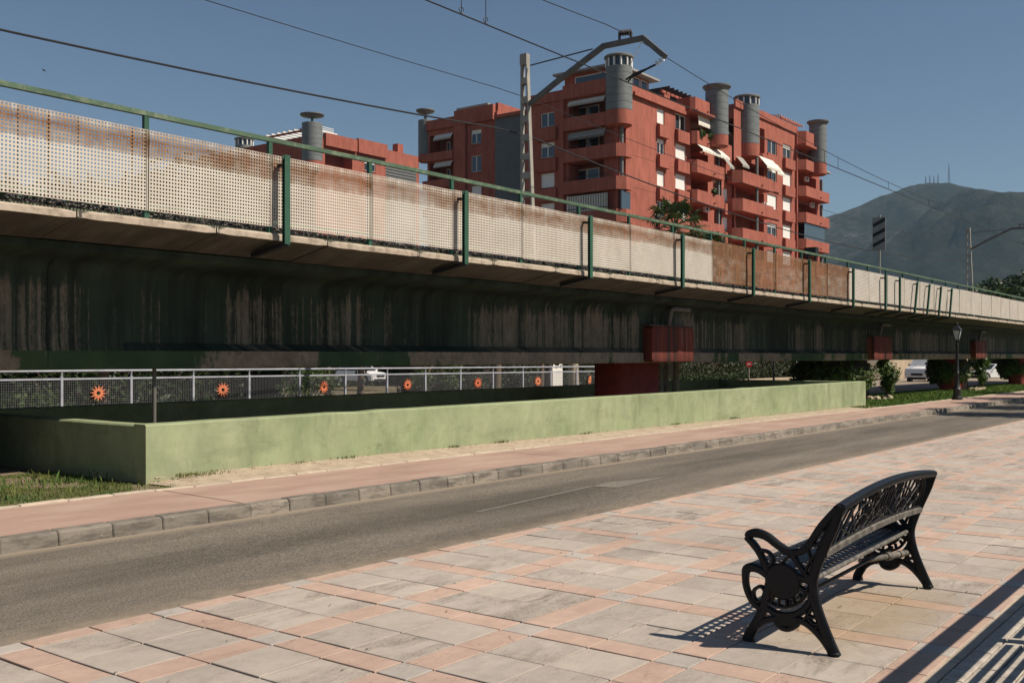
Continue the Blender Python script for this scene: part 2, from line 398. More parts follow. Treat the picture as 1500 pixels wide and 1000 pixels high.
c = m.ramp(st, [(0.40, (0.055, 0.030, 0.024)), (0.48, (0.150, 0.036, 0.027)), (0.58, (0.185, 0.048, 0.034)), (0.66, (0.25, 0.16, 0.12))])
m.col(c).rough(0.85).spec(0.25)
plain('red_pier', (0.20, 0.030, 0.023), 0.85, 0.25, 4, bump=0.3)
plain('grey_pipe', (0.13, 0.12, 0.11), 0.7, 0.2, 5)
m = N('ballast'); vo = m.n('TexVoronoi'); vo.inputs['Scale'].default_value = 30; m.l(m.pos(), vo.inputs['Vector'])
m.col(m.mix(1.0, m.ramp(vo.outputs['Color'], [(0.2, 0.03), (0.5, 0.16), (0.9, 0.50)]), (1.0, 0.88, 0.74), 'MULTIPLY')).rough(0.95)
m = N('green_kerb'); f = m.noise(1, 8, 0.75, m.pos((14, 1, 2)))
m.col(m.ramp(f, [(0.38, (0.08, 0.07, 0.05)), (0.52, (0.19, 0.21, 0.13)), (0.68, (0.36, 0.34, 0.26))])).rough(0.9)
# perforated panels: cream paint, amount of rust from the object's colour
m = N('panel_paint'); oi = m.n('ObjectInfo'); sp3 = m.n('SeparateColor'); m.l(oi.outputs['Color'], sp3.inputs[0])
ob = m.n('TexCoord').outputs['Object']; sz = m.n('SeparateXYZ'); m.l(ob, sz.inputs[0])
cmb = m.n('CombineXYZ'); m.l(m.math('MULTIPLY', oi.outputs['Random'], 53.0), cmb.inputs[0])
n1 = m.noise(1.0, 8, 0.68, m.pos((2.2, 1, 4.5), obj=True, off=cmb.outputs[0]))
n2 = m.noise(1.0, 7, 0.75, m.pos((11, 1, 1.3), obj=True, off=cmb.outputs[0]))
hgt = m.math('DIVIDE', sz.outputs[2], 0.93)
band = m.ramp(hgt, [(0.0, 0.20), (0.10, 0.03), (0.60, 0.0), (0.68, 0.36), (0.86, 0.52), (0.97, 0.28)])
amt = m.math('ADD', m.math('MULTIPLY', band, sp3.outputs[1]), sp3.outputs[0])
t1 = m.math('ADD', m.math('MULTIPLY', n1, 0.75), m.math('MULTIPLY', m.math('SUBTRACT', n2, 0.14), 0.70))
t1 = m.math('ADD', t1, m.math('SUBTRACT', amt, 0.30))
rust = m.ramp(t1, [(0.50, 0.0), (0.68, 0.5), (0.95, 1.0)])
cream = m.ramp(m.noise(2.0, 6, 0.6, m.pos((1, 1, 1), obj=True, off=cmb.outputs[0])), [(0.3, (0.52, 0.468, 0.395)), (0.7, (0.63, 0.580, 0.505))])
rc = m.ramp(n2, [(0.25, (0.075, 0.033, 0.016)), (0.5, (0.185, 0.088, 0.040)), (0.75, (0.38, 0.22, 0.115))])
m.col(m.mix(rust, cream, rc)).rough(0.75).spec(0.3)
def paintmat(name, a, worn, lo=0.56, hi=0.66):
    m = N(name); f = m.noise(6, 8, 0.75)
    c = m.ramp(m.noise(2, 5, 0.6), [(0.3, tuple(x*0.75 for x in a)), (0.7, tuple(x*1.2 for x in a))])
    m.col(m.mix(m.ramp(f, [(lo, 0.0), (hi, 0.8)]), c, worn)).rough(0.6).spec(0.4); return m.m
paintmat('green_rail', (0.070, 0.125, 0.075), (0.25, 0.28, 0.19), 0.50, 0.70)
paintmat('green_post', (0.025, 0.090, 0.055), (0.10, 0.14, 0.085), 0.60, 0.75)
paintmat('white_fence', (0.36, 0.375, 0.43), (0.24, 0.245, 0.27), 0.62, 0.8)
plain('mesh_wire', (0.16, 0.165, 0.18), 0.5, 0.1, 4)
m = N('sun_orange'); m.col(m.mix(m.rand(), (0.62, 0.13, 0.06), (0.70, 0.24, 0.12))).rough(0.6)
# overhead line
paintmat('galvanised', (0.34, 0.315, 0.27), (0.17, 0.14, 0.11), 0.55, 0.75)
plain('mast_arm', (0.15, 0.14, 0.13), 0.6, 0.25, 5, metal=0.3)
plain('wire_dark', (0.025, 0.025, 0.027), 0.5, 0.1)
plain('insulator', (0.06, 0.05, 0.045), 0.3, 0.2)
plain('white_porcelain', (0.72, 0.72, 0.70), 0.3, 0.1)
# buildings
m = N('red_render'); f = m.noise(0.35, 7, 0.6); g = m.noise(2.2, 7, 0.7, m.pos((1, 1, 0.25)))
c = m.ramp(f, [(0.3, (0.335, 0.106, 0.075)), (0.7, (0.395, 0.132, 0.095))])
m.col(m.mix(1.0, c, m.ramp(g, [(0.34, 0.74), (0.60, 1.05)]), 'MULTIPLY')).rough(0.9).spec(0.2)
m = N('grey_clad'); f = m.noise(1.0, 6, 0.65, m.pos((1, 1, 2.5)))
m.col(m.ramp(f, [(0.3, (0.135, 0.148, 0.150)), (0.7, (0.19, 0.205, 0.205))])).rough(0.55).spec(0.4)
plain('grey_wall', (0.135, 0.145, 0.15), 0.85, 0.1, 1.0)
plain('grey_cap', (0.15, 0.155, 0.15), 0.6, 0.1, 2)
plain('white_shutter', (0.78, 0.76, 0.72), 0.6, 0.04, 1.0)
plain('white_frame', (0.72, 0.70, 0.66), 0.5, 0.05, 1.0)
m = N('glass_dark'); m.col((0.025, 0.035, 0.042)).rough(0.08).spec(0.7)
m = N('glass_blue'); m.col((0.05, 0.075, 0.095)).rough(0.06).spec(0.8)
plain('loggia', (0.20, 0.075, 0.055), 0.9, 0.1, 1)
plain('awning_white', (0.70, 0.66, 0.58), 0.8, 0.06, 2)
plain('awning_grey', (0.30, 0.29, 0.26), 0.8, 0.1, 2)
plain('dark_metal', (0.020, 0.020, 0.022), 0.45, 0.2, 5)
plain('pergola_wood', (0.055, 0.04, 0.035), 0.8, 0.2, 4)
plain('roof_slab', (0.30, 0.29, 0.27), 0.8, 0.15, 1)
# vehicles and street furniture
m = N('car_white'); m.col((0.78, 0.78, 0.77)).rough(0.25).spec(0.5)
plain('tyre', (0.02, 0.02, 0.02), 0.85, 0.2)
plain('rim', (0.45, 0.45, 0.46), 0.35, 0.1, metal=0.6)
m = N('lamp_lens'); m.col((0.55, 0.57, 0.60)).rough(0.1)
m = N('red_sign'); m.col((0.55, 0.03, 0.03)).rough(0.4)
m = N('bench_iron'); f = m.noise(9, 7, 0.7)
c = m.ramp(f, [(0.35, (0.004, 0.005, 0.007)), (0.70, (0.010, 0.012, 0.016))])
c = m.mix(m.ramp(m.noise(28, 5, 0.75), [(0.66, 0.0), (0.72, 0.6)]), c, (0.13, 0.115, 0.095))
m.col(c).rough(m.ramp(f, [(0.3, 0.36), (0.7, 0.52)])).spec(0.26).bump(m.noise(70, 3, 0.6), 0.12, 0.004)
m = N('bench_worn'); f = m.noise(18, 7, 0.75)
m.col(m.ramp(f, [(0.36, (0.045, 0.042, 0.038)), (0.55, (0.15, 0.135, 0.115)), (0.7, (0.24, 0.215, 0.18))])).rough(0.6)
plain('stone_rock', (0.42, 0.34, 0.24), 0.9, 0.3, 7, bump=0.5)
plain('board_grey', (0.24, 0.24, 0.23), 0.6, 0.1, 3)
plain('board_black', (0.012, 0.012, 0.012), 0.6, 0.1, 3)
plain('far_wall', (0.38, 0.30, 0.21), 0.9, 0.25, 0.8, bump=0.3)
# hillside
m = N('hillside'); f = m.noise(0.0020, 9, 0.66); g = m.noise(0.012, 9, 0.78); h = m.noise(0.035, 7, 0.85)
c = m.ramp(f, [(0.34, (0.026, 0.033, 0.024)), (0.5, (0.054, 0.053, 0.042)), (0.64, (0.115, 0.098, 0.082))])
c = m.mix(1.0, c, m.ramp(g, [(0.36, 0.35), (0.62, 1.25)]), 'MULTIPLY')
c = m.mix(m.ramp(h, [(0.45, 0.0), (0.52, 0.9)]), c, (0.016, 0.024, 0.012))
c = m.mix(m.ramp(m.noise(0.009, 8, 0.7, m.pos((1.6, 1.0, 0.5))), [(0.70, 0.0), (0.77, 0.7)]), c, (0.32, 0.27, 0.20))
m.col(c).rough(0.95).spec(0.1).bump(m.math('ADD', g, m.math('MULTIPLY', h, 0.4)), 0.9, 20.0)
M = MATS

# ================================================================== ground, road, pavement
def falloff(y):      # land drops a little beyond the railway
    t = max(0.0, min(1.0, (y - 19.0) / 30.0)); return -0.95 * t * t * (3 - 2*t)
def land(x, y): return gz(x) - 0.06 + falloff(y)
xs = [-3000, -800, -200, -60, -20, 0, 4] + [8 + 4*i for i in range(24)] + [120, 160, 250, 500, 1200, 3000, 6500]
ys = [-3000, -600, -100, -20, 0, 5, 9, 12, 15, 17, 19, 21, 23, 25, 28, 31, 34, 37, 40, 43, 46, 49, 55, 80, 140, 300, 900, 2500, 6500]
g = MB()
for x in xs:
    for y in ys: g.v.append((x, y, land(x, y)))
ny = len(ys)
for i in range(len(xs)-1):
    for j in range(ny-1): g.f.append((i*ny+j, (i+1)*ny+j, (i+1)*ny+j+1, i*ny+j+1))
tag(g.build('ground', M['earth']), kind='structure')

def strip(name, mat, y0, y1, x0, x1, dz, step=4.0, kind='structure'):
    s = MB(); n = int((x1-x0)/step)
    for i in range(n+1):
        x = x0 + (x1-x0)*i/n
        s.v += [(x, y0, gz(x)+dz), (x, y1, gz(x)+dz)]
    for i in range(n): s.f.append((2*i, 2*i+2, 2*i+3, 2*i+1))
    return tag(s.build(name, mat), kind=kind)
ROAD0, ROAD1 = 5.60, 8.25
strip('road', M['asphalt'], ROAD0-0.03, ROAD1+0.05, -20, 140, 0.0)
# worn markings
def flat(name, mat, pts, dz, parent=None):
    s = MB(); s.quad(*[(p[0], p[1], gz(p[0])+dz) for p in pts]); return tag(s.build(name, mat, parent), kind='structure')
a = [at_z(px, py, 0.0) for px, py in ((697, 747), (702, 747.6), (872, 708.5), (866, 708))]
flat('lane_line', M['road_paint'], [(p.x, p.y) for p in a], 0.004)
a = [at_z(px, py, 0.0) for px, py in ((866, 709.5), (905, 711), (980, 694.5), (893, 702.5))]
flat('lane_arrow', M['road_paint'], [(p.x, p.y) for p in a], 0.004)

# near kerb line of the plaza (flush stones), plaza base
PL0, PL1 = 1.50, 5.60
strip('plaza', M['joint_sand'], PL0, PL1, -6, 140, 0.004)
plaza = bpy.data.objects['plaza']
XP0, YP0, PX, PY = 3.76, 4.55, 1.02, 1.0       # a small corner slab sits at (XP0, YP0)
tiles = []
for i in range(-7, 62):
    cx = XP0 + PX*i
    for j in range(-3, 2):
        cy = YP0 + PY*j
        s = 0.105
        x0, x1 = cx - s, cx + s; y0, y1 = cy - s, cy + s
        if j == 1: y1 = min(y1, PL1 - 0.005)
        xn = cx + PX - s; yn = cy + PY - s
        tiles.append((x0, x1, y0, y1, 'slab_pale'))
        hx = (x1 + xn)/2
        tiles += [(x1, hx, y0, y1, 'slab_pink'), (hx, xn, y0, y1, 'slab_pink')]
        if j < 1:
            hy = (y1 + yn)/2
            tiles += [(x0, x1, y1, hy, 'slab_pink'), (x0, x1, hy, yn, 'slab_pink')]
            for (u0, u1) in ((x1, hx), (hx, xn)):
                for (w0, w1) in ((y1, hy), (hy, yn)): tiles.append((u0, u1, w0, w1, 'slab_grey'))
def seen(t):
    cx, cy = (t[0]+t[1])/2, (t[2]+t[3])/2
    d = cx*CT + cy*ST; r = cx*ST - cy*CT
    return d > 3.2 and abs(r/d) < 0.53
def size(t):
    cx, cy = (t[0]+t[1])/2, (t[2]+t[3])/2; d = cx*CT + cy*ST
    return (t[1]-t[0])*(t[3]-t[2])/max(d, 0.5)**3
vis = sorted([t for t in tiles if seen(t)], key=size, reverse=True)
near, rest = vis[:300], vis[300:]
cache = {}
GX, GY = 0.0075, 0.004
rg = random.Random(5)
for t in near:
    w, h = t[1]-t[0]-2*GX, t[3]-t[2]-2*GY; key = (round(w, 3), round(h, 3), t[4])
    if key not in cache: cache[key] = MB().cbox(-w/2, w/2, -h/2, h/2, -0.03, 0.0, 0.0028).mesh('slab', M[t[4]])
    cx, cy = (t[0]+t[1])/2, (t[2]+t[3])/2
    o = link('paving_slab', cache[key], plaza, (cx + rg.uniform(-.002, .002), cy + rg.uniform(-.0015, .0015), gz(cx) + 0.016 + rg.uniform(-.0025, .0025)))
    o.rotation_euler = (rg.uniform(-.006, .006), rg.uniform(-.006, .006), rg.uniform(-.005, .005))
for mn in ('slab_grey', 'slab_pale', 'slab_pink'):
    s = MB()
    for t in rest:
        if t[4] == mn:
            z = gz((t[0]+t[1])/2) + 0.016 + rg.uniform(-.002, .002)
            s.cbox(t[0]+GX, t[1]-GX, t[2]+GY, t[3]-GY, z-0.012, z, 0.003)
    tag(s.build('distant_paving_slabs', M[mn], plaza), kind='stuff')
# small pavers beyond the plaza's edge, near the railing
strip('side_walk', M['joint_sand'], -3.0, PL0-0.09, 2, 40, 0.002)
sw = bpy.data.objects['side_walk']
pv = MB().cbox(-0.096, 0.096, -0.046, 0.046, -0.03, 0, 0.003).mesh('paver', M['small_paver'])
for i in range(24):
    for j in range(6):
        x = 4.4 + 0.2*i + (0.1 if j % 2 else 0); y = 1.33 - 0.1*j
        if y > 0.19*x - 0.12 and len([1]) : link('paver', pv, sw, (x, y, gz(x) + 0.014 + rg.uniform(-.002, .002)))
eg = MB().cbox(-0.49, 0.49, -0.045, 0.045, -0.08, 0, 0.004).mesh('edge', M['edging_stone'])
for i in range(10): link('edging_strip', eg, plaza, (4.2 + i*1.0, 1.43, gz(4.2 + i) + 0.012))

# far kerb: one stone every half metre
kerb = strip('kerb', M['joint_sand'], 8.27, 8.40, -4, 75, 0.10)
KH = 0.125
prof = [(8.265, -0.05), (8.245, -0.05), (8.262, KH-0.022), (8.272, KH-0.006), (8.288, KH), (8.405, KH), (8.405, -0.05)]
def kerbmesh(L, seed):
    r = random.Random(seed); s = MB()
    ch = 0.008
    secs = []
    for (x, e) in ((-L/2, ch), (-L/2 + 0.012, 0.0), (L/2 - 0.012, 0.0), (L/2, ch)):
        secs.append([(x, y + (e if y < 8.3 else 0) - 8.30, z - (e*0.7 if z > 0 else 0)) for (y, z) in prof])
    s.loft(secs); return s.mesh('kerb_stone', M['kerb_stone'])
km = [kerbmesh(0.492, i) for i in range(2)]
for i in range(150):
    x = -0.2 + i*0.4985
    o = link('kerb_stone', km[i % 2], kerb, (x, 8.30 + rg.uniform(-.004, .004), gz(x) + rg.uniform(-.004, .004)))
    o.rotation_euler = (rg.uniform(-.01, .01), rg.uniform(-.005, .005), rg.uniform(-.006, .006))
pav = strip('pavement', M['pink_pavement'], 8.38, 9.98, -4, 75, KH-0.006)
em = MB().cbox(-0.245, 0.245, -0.05, 0.05, -0.1, 0.0, 0.010).mesh('edging_stone', M['edging_stone'])
for i in range(140):
    x = 0.3 + i*0.4995
    o = link('edging_stone', em, pav, (x, 9.95 + rg.uniform(-.006, .006), gz(x) + KH + 0.012 + rg.uniform(-.006, .006)))
    o.rotation_euler = (rg.uniform(-.01, .01), rg.uniform(-.008, .008), rg.uniform(-.008, .008))
# expansion joints cut across the pavement
for x in (6.55, 12.6, 18.7, 24.8):
    s = MB(); s.quad((x, 8.41, gz(x)+KH-0.003), (x+0.012, 8.41, gz(x)+KH-0.003), (x+0.10, 9.89, gz(x)+KH-0.003), (x+0.088, 9.89, gz(x)+KH-0.003))
    s.build('expansion_joint', M['joint_sand'], pav)
vg = MB()
for i in range(26):
    x = 6.85 + 24.95*i/25; sl2 = 0.065*(1-i/25) if i else -0.02
    vg.v += [(x, 9.985, gz(x)+KH+.006), (x, 10.25, gz(x)+KH+.02+sl2*.6), (x, 10.62, gz(x)+KH+.02+sl2)]
for i in range(25): vg.f += [(3*i, 3*i+3, 3*i+4, 3*i+1), (3*i+1, 3*i+4, 3*i+5, 3*i+2)]
tag(vg.build('verge', M['sand_strip'], smooth=True), kind='structure')
flat('bare_patch', M['sand_strip'], [(24.6, 9.05), (27.0, 8.95), (27.2, 9.1), (24.9, 9.2)], KH)
# grass
def blades(name, area, n, hgt, mat, label, cat, seed, zf):
    r = random.Random(seed); s = MB()
    for _ in range(n):
        x, y = area(r); z = zf(x, y); h = hgt*r.uniform(0.5, 1.5); a = r.uniform(0, 6.283); w = h*0.09 + 0.002
        dx, dy = math.cos(a), math.sin(a); lx, ly = r.uniform(-.5, .5)*h, r.uniform(-.5, .5)*h
        b = len(s.v)
        s.v += [(x-dx*w, y-dy*w, z), (x+dx*w, y+dy*w, z), (x+lx*0.4+dx*w*.6, y+ly*0.4+dy*w*.6, z+h*.6), (x+lx, y+ly, z+h)]
        s.f += [(b, b+1, b+2), (b, b+2, b+3)]
    return tag(s.build(name, mat), label, cat, kind='stuff')
strip('lawn_soil', M['soil'], 10.0, 15, -4, 7.6, KH-0.008, 2.0)
def patchy(x, y): return noise.noise((x*1.3, y*1.3, 0.3)) > -0.25
def area1(r):
    while True:
        x, y = r.uniform(2.0, 7.2 + 0.25*noise.noise((1.0, r.random()*9, 0))), r.uniform(9.97, 12.6)
        if patchy(x, y) or r.random() < 0.2: return x, y
blades('lawn_grass', area1, 46000, 0.022, M['grass_dry'], 'patchy short grass in front of the dark end of the green wall', 'grass', 1, lambda x, y: gz(x)+KH-0.008)
def area1b(r):
    t = r.random(); return r.uniform(3.0, 7.35) + 0.0, 10.4 + (7.05 - 4.0)*0 + r.uniform(-0.15, 0.25)
blades('wall_weeds', lambda r: (r.uniform(4.5, 7.0), r.gauss(11.6, 0.5)), 260, 0.09, M['grass_dry'], 'taller weeds at the foot of the dark wall end', 'weeds', 2, lambda x, y: gz(x)+KH-0.008)
blades('verge_weeds', lambda r: (7.15 + abs(r.gauss(0, 0.35)), 10.47 - abs(r.gauss(0, 0.09))), 260, 0.035, M['grass_dry'], 'dry weeds at the lit corner of the green wall', 'weeds', 3, lambda x, y: gz(x)+KH+.06)
strip('lawn', M['grass_lush'], 10.0, 14.5, 30.5, 78, KH-0.02, 2.0)
blades('lush_grass', lambda r: (30.4 + 40*r.random()**1.7, r.uniform(10.0, 13.8)), 42000, 0.07, M['grass_lush'], 'bright green lawn between the pavement and the ivy covered piers', 'grass', 4, lambda x, y: gz(x)+KH-0.02)
# back lane beyond the railway
s = MB()
for (x, y) in ((36, 15.5), (120, 15.5), (120, 24.5), (36, 24.5)): s.v.append((x, y, 0))
s = MB(); n = 21
for i in range(n+1):
    x = 36 + 4*i
    for y in (15.0, 19.0, 22.0, 25.0, 28.0): s.v.append((x, y, land(x, y) + 0.03))
for i in range(n):
    for j in range(4): s.f.append((i*5+j, (i+1)*5+j, (i+1)*5+j+1, i*5+j+1))
tag(s.build('back_lane', M['asphalt']), kind='structure')

# ================================================================== green enclosure wall
wall = root('enclosure_wall', (7.0, 10.5, 0.1), 'low pale green rendered wall enclosing the pit under the viaduct', 'wall')
WX0, WX1, WT = 6.81, 31.75, 0.80
s = MB()
n = 50
def wob(x, k): return 0.011*noise.noise((x*1.7, k, 0.0))
secs = []
for i in range(n+1):
    x = WX0 + (WX1-WX0)*i/n; e = 0.0
    y0 = 10.50 + wob(x, 1); t = WT + wob(x, 5)
    secs.append([(x, y0, -0.35), (x, y0 + wob(x, 9)*0.5, 0.4), (x, y0, t-0.018), (x, y0+0.018, t), (x, y0+0.225, t+0.002), (x, y0+0.24, t-0.015), (x, y0+0.24, -0.35)])
s.loft(secs); s.build('front_wall', M['green_wall'], wall, smooth=30)
s = MB(); secs = []
for i in range(13):
    y = 10.745 + (15.3-10.745)*i/12; t = WT + wob(y, 3) - 0.012
    secs.append([(WX0, y, -0.35), (WX0, y, t-0.018), (WX0+0.018, y, t), (WX0+0.225, y, t), (WX0+0.24, y, t-0.015), (WX0+0.24, y, -0.35)])
s.loft(secs); s.build('end_wall', M['green_wall'], wall, smooth=30)
s = MB(); s.cbox(WX1-0.24, WX1, 10.745, 15.3, -0.35, WT-0.012, 0.015); s.build('end_wall', M['green_wall'], wall)
s = MB(); s.cbox(WX0-9.5, WX1, 15.305, 15.55, -0.6, WT-0.01, 0.015); s.build('back_wall', M['green_wall'], wall)
dpx = at_Y(226, 580, 12.1).x
s = MB(); s.tube([(dpx, 12.1, 0.0), (dpx, 12.1, 1.415)], 0.026, 10); s.lathe((dpx, 12.1, 0.0), [(0.06, 0), (0.06, 0.03), (0.03, 0.05)], 10)
tag(s.build('drain_pipe', M['grey_pipe'], origin=(dpx, 12.1, 0.0), smooth=40), 'slim dark grey standpipe just behind the corner of the green wall', 'pipe')

s = MB(); r = random.Random(31)
for _ in range(700):
    x = 6.9 + 22*r.random()**1.4; y = 10.49 - abs(r.gauss(0, .12)) if r.random() < .7 else r.uniform(10.02, 10.45); q = r.uniform(.004, .016)
    z = gz(x) + KH + .02 + .065*(1-(x-6.85)/24.95)*(.6 if y < 10.25 else .8); b = len(s.v)
    for (i, j, k) in ((1,0,0),(-1,0,0),(0,1,0),(0,-1,0),(0,0,1)): s.v.append((x + q*i*r.uniform(.6, 1.3), y + q*j*r.uniform(.6, 1.3), z + q*k))
    s.f += [tuple(b+w for w in t_) for t_ in ((0,2,4),(2,1,4),(1,3,4),(3,0,4))]
tag(s.build('verge_pebbles', M['stone_rock']), 'loose grit and pebbles along the foot of the green wall', 'grit', kind='stuff')
blades('wall_foot_weeds', lambda r: (8 + 20*r.random() + .08*r.gauss(0, 1), 10.485 - abs(r.gauss(0, .015))) if r.random() < .15 else (r.choice((9.1, 9.9, 12.2, 13.4, 16.0, 19.5, 22.3)) + r.gauss(0, .12), 10.48 - abs(r.gauss(0, .03))), 420, .035, M['grass_dry'], 'sparse dry weeds rooted along the foot of the green wall', 'weeds', 12, lambda x, y: gz(x)+KH+.06)

# ================================================================== viaduct
VX0, VX1 = -9.0, 84.0
SUP = [-8.8, 6.4, 21.6, 37.2, 51.7, 66.5, 81.0]
via = root('viaduct', (21.6, 12.5, 0.0), 'long low railway viaduct with peeling dark green girders and stained deck edge', 'viaduct')
# deck planks with their pale edge
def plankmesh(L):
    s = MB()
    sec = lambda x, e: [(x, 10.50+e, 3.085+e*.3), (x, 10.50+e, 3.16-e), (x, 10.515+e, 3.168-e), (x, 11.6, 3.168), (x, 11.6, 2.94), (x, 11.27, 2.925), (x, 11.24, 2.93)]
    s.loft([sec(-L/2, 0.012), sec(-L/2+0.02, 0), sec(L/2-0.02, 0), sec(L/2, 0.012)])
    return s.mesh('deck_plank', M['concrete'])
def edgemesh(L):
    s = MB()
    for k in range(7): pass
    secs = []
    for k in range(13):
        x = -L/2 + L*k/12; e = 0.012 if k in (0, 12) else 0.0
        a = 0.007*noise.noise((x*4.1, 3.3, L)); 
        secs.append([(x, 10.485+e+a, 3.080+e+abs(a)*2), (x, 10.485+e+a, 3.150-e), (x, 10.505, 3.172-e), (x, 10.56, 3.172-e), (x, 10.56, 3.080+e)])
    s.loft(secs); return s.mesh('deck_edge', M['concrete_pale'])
PLK = 1.816
pm = plankmesh(PLK-0.018); em2 = [edgemesh(PLK-0.02 - 0.001*i) for i in range(3)]
x = 5.97 - PLK*8 + PLK/2
i = 0
while x < VX1:
    dz = rg.uniform(-.006, .006)
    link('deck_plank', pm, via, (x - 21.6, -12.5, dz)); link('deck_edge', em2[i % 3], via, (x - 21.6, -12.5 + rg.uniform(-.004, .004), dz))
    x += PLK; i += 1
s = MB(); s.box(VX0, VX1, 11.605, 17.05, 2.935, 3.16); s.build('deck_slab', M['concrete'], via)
s = MB(); s.box(VX0, VX1, 10.62, 10.70, 3.17, 3.212); s.build('ballast_kerb', M['green_kerb'], via)
s = MB(); s.box(VX0, VX1, 16.8, 16.9, 3.17, 3.30); s.build('ballast_kerb', M['green_kerb'], via)
# girders: one mesh per span, end blocks flush with the flange
def gsec(x, f):
    """f=0 at a solid end block, 1 at midspan"""
    wy = 11.92 + 0.30*f; tz = 1.44 + 0.21*1.0
    p = [(11.36, 2.92), (11.36, 2.84), (11.40, 2.82)]
    for k in range(6):
        a = k/5*math.pi/2
        p.append((wy - 0.22 + 0.22*math.sin(a), 2.76 - 0.20*(1-math.cos(a))))
    p += [(wy, 1.76), (11.90, 1.655), (11.90, 1.44), (11.92, 1.42), (13.1, 1.42), (13.1, 2.92)]
    return [(x, y, z) for (y, z) in p]
for a, b in zip(SUP[:-1], SUP[1:]):
    a += 0.003; b -= 0.003
    st = [a, a+0.02, a+1.0, a+1.9] + [a+1.9 + (b-a-3.8)*k/8 for k in range(1, 8)] + [b-1.9, b-1.0, b-0.02, b]
    secs = []
    for x in st:
        e = min(x-a, b-x); f = max(0.0, min(1.0, (e-1.0)/0.9)); f = f*f*(3-2*f)
        if a > 20: f *= 0.62
        secs.append(gsec(x, f))
    s = MB(); s.loft(secs, caps=True)
    o = s.build('girder', [M['girder_paint'], M['flange_paint']], via, smooth=35)
    nn = 15
    for p in o.data.polygons:
        c = p.center
        if c.z < 1.70 and c.y + 12.5 < 11.95: p.material_index = 1
    s = MB(); s.box(a, b, 15.0, 16.2, 1.42, 2.925); s.build('girder', M['girder_paint'], via)
# pier heads, columns, downpipes
for k, X in enumerate(SUP):
    if k == 0: continue
    if k == 1: continue
    w, h0, h1 = 1.02, 1.44, 2.27
    sec = []
    for y, ins in ((13.0, 0.0), (11.68, 0.0), (11.66, 0.02)):
        q = []
        for (cx, cz, a0) in ((1, -1, -90), (1, 1, 0), (-1, 1, 90), (-1, -1, 180)):
            for j in range(4):
                an = R(a0 + 30*j); rr = 0.10
                q.append((X + cx*(w-rr-ins) + rr*math.cos(an), y, (h0+h1)/2 + cz*((h1-h0)/2-rr-ins) + rr*math.sin(an)))
        sec.append(q)
    s = MB(); s.loft(sec); s.build('pier_head', M['red_cap'], via, smooth=40)
    s = MB(); s.box(X-w-0.04, X+w+0.04, 11.70, 11.93, h1, h1+0.035); s.build('pier_head_cap', M['concrete'], via)
    s = MB(); q = []
    sec = []
    for z in (-0.7, 1.415):
        q = []
        for (cx, cy, a0) in ((1, -1, -90), (1, 1, 0), (-1, 1, 90), (-1, -1, 180)):
            for j in range(5):
                an = R(a0 + 22.5*j); rr = 0.22
                q.append((X + cx*(0.97-rr) + rr*math.cos(an), 12.95 + cy*(0.42-rr) + rr*math.sin(an), z))
        sec.append(q)
    s.loft(sec); s.build('pier', M['red_pier'], via, smooth=40)
    s = MB(); px = X - 0.08
    s.tube([(px+0.9, 11.70, 2.70), (px+0.14, 11.70, 2.70), (px+0.05, 11.70, 2.685), (px+.01, 11.71, 2.64), (px, 11.72, 2.56), (px, 11.76, h1+.04)], 0.058, 10)
    s.build('downpipe', M['grey_pipe'], via, smooth=40)
s = MB(); s.box(-9, 5.3, 12.0, 16.3, -0.6, 1.41); s.build('added_sky_block', M['concrete'], via)  # unseen block added under the deck to darken the green wall's left end
# ballast on the deck
s = MB(); r = random.Random(8)
for _ in range(9000):
    x = r.uniform(1.5, 45) if r.random() < .8 else r.uniform(1.5, 20); y = r.uniform(10.71, 11.1); h = (y-10.71)*0.25
    z = 3.20 + h + r.random()*0.055; q = r.uniform(0.012, 0.032); a = r.uniform(0, 3); b = len(s.v)
    for (i, j, k) in ((1,0,0),(-1,0,0),(0,1,0),(0,-1,0),(0,0,1),(0,0,-1)):
        u = q*r.uniform(.6, 1.3); s.v.append((x + u*(i*math.cos(a)-j*math.sin(a)), y + u*(i*math.sin(a)+j*math.cos(a)), z + u*k))
    s.f += [tuple(b+w for w in t) for t in ((0,2,4),(2,1,4),(1,3,4),(3,0,4),(2,0,5),(1,2,5),(3,1,5),(0,3,5))]
tag(s.build('track_ballast', M['ballast']), 'grey stone ballast showing under the perforated panels on the deck', 'ballast', kind='stuff')
s = MB(); s.box(VX0, VX1, 10.705, 16.795, 3.165, 3.225); tag(s.build('ballast_bed', M['ballast']), kind='structure')
for y in (12.75, 14.42):
    s = MB(); s.box(VX0, VX1, y-0.035, y+0.035, 3.40, 3.54); s.box(VX0, VX1, y-0.07, y+0.07, 3.38, 3.40)
    tag(s.build('track_rail', M['grey_pipe'], origin=(0, y, 3.38)), ('near' if y < 13 else 'far') + ' steel running rail on the viaduct behind the panels', 'rail')
s = MB()
sl_ = MB().cbox(-0.13, 0.13, -1.25, 1.25, -0.16, 0, 0.02).mesh('sleeper', M['concrete'])
tr = root('track_sleepers', (0, 13.58, 3.2), 'concrete sleepers under the rails on the viaduct', 'sleepers')
for i in range(130): link('sleeper', sl_, tr, (-7 + 0.65*i, 0, 0.175))

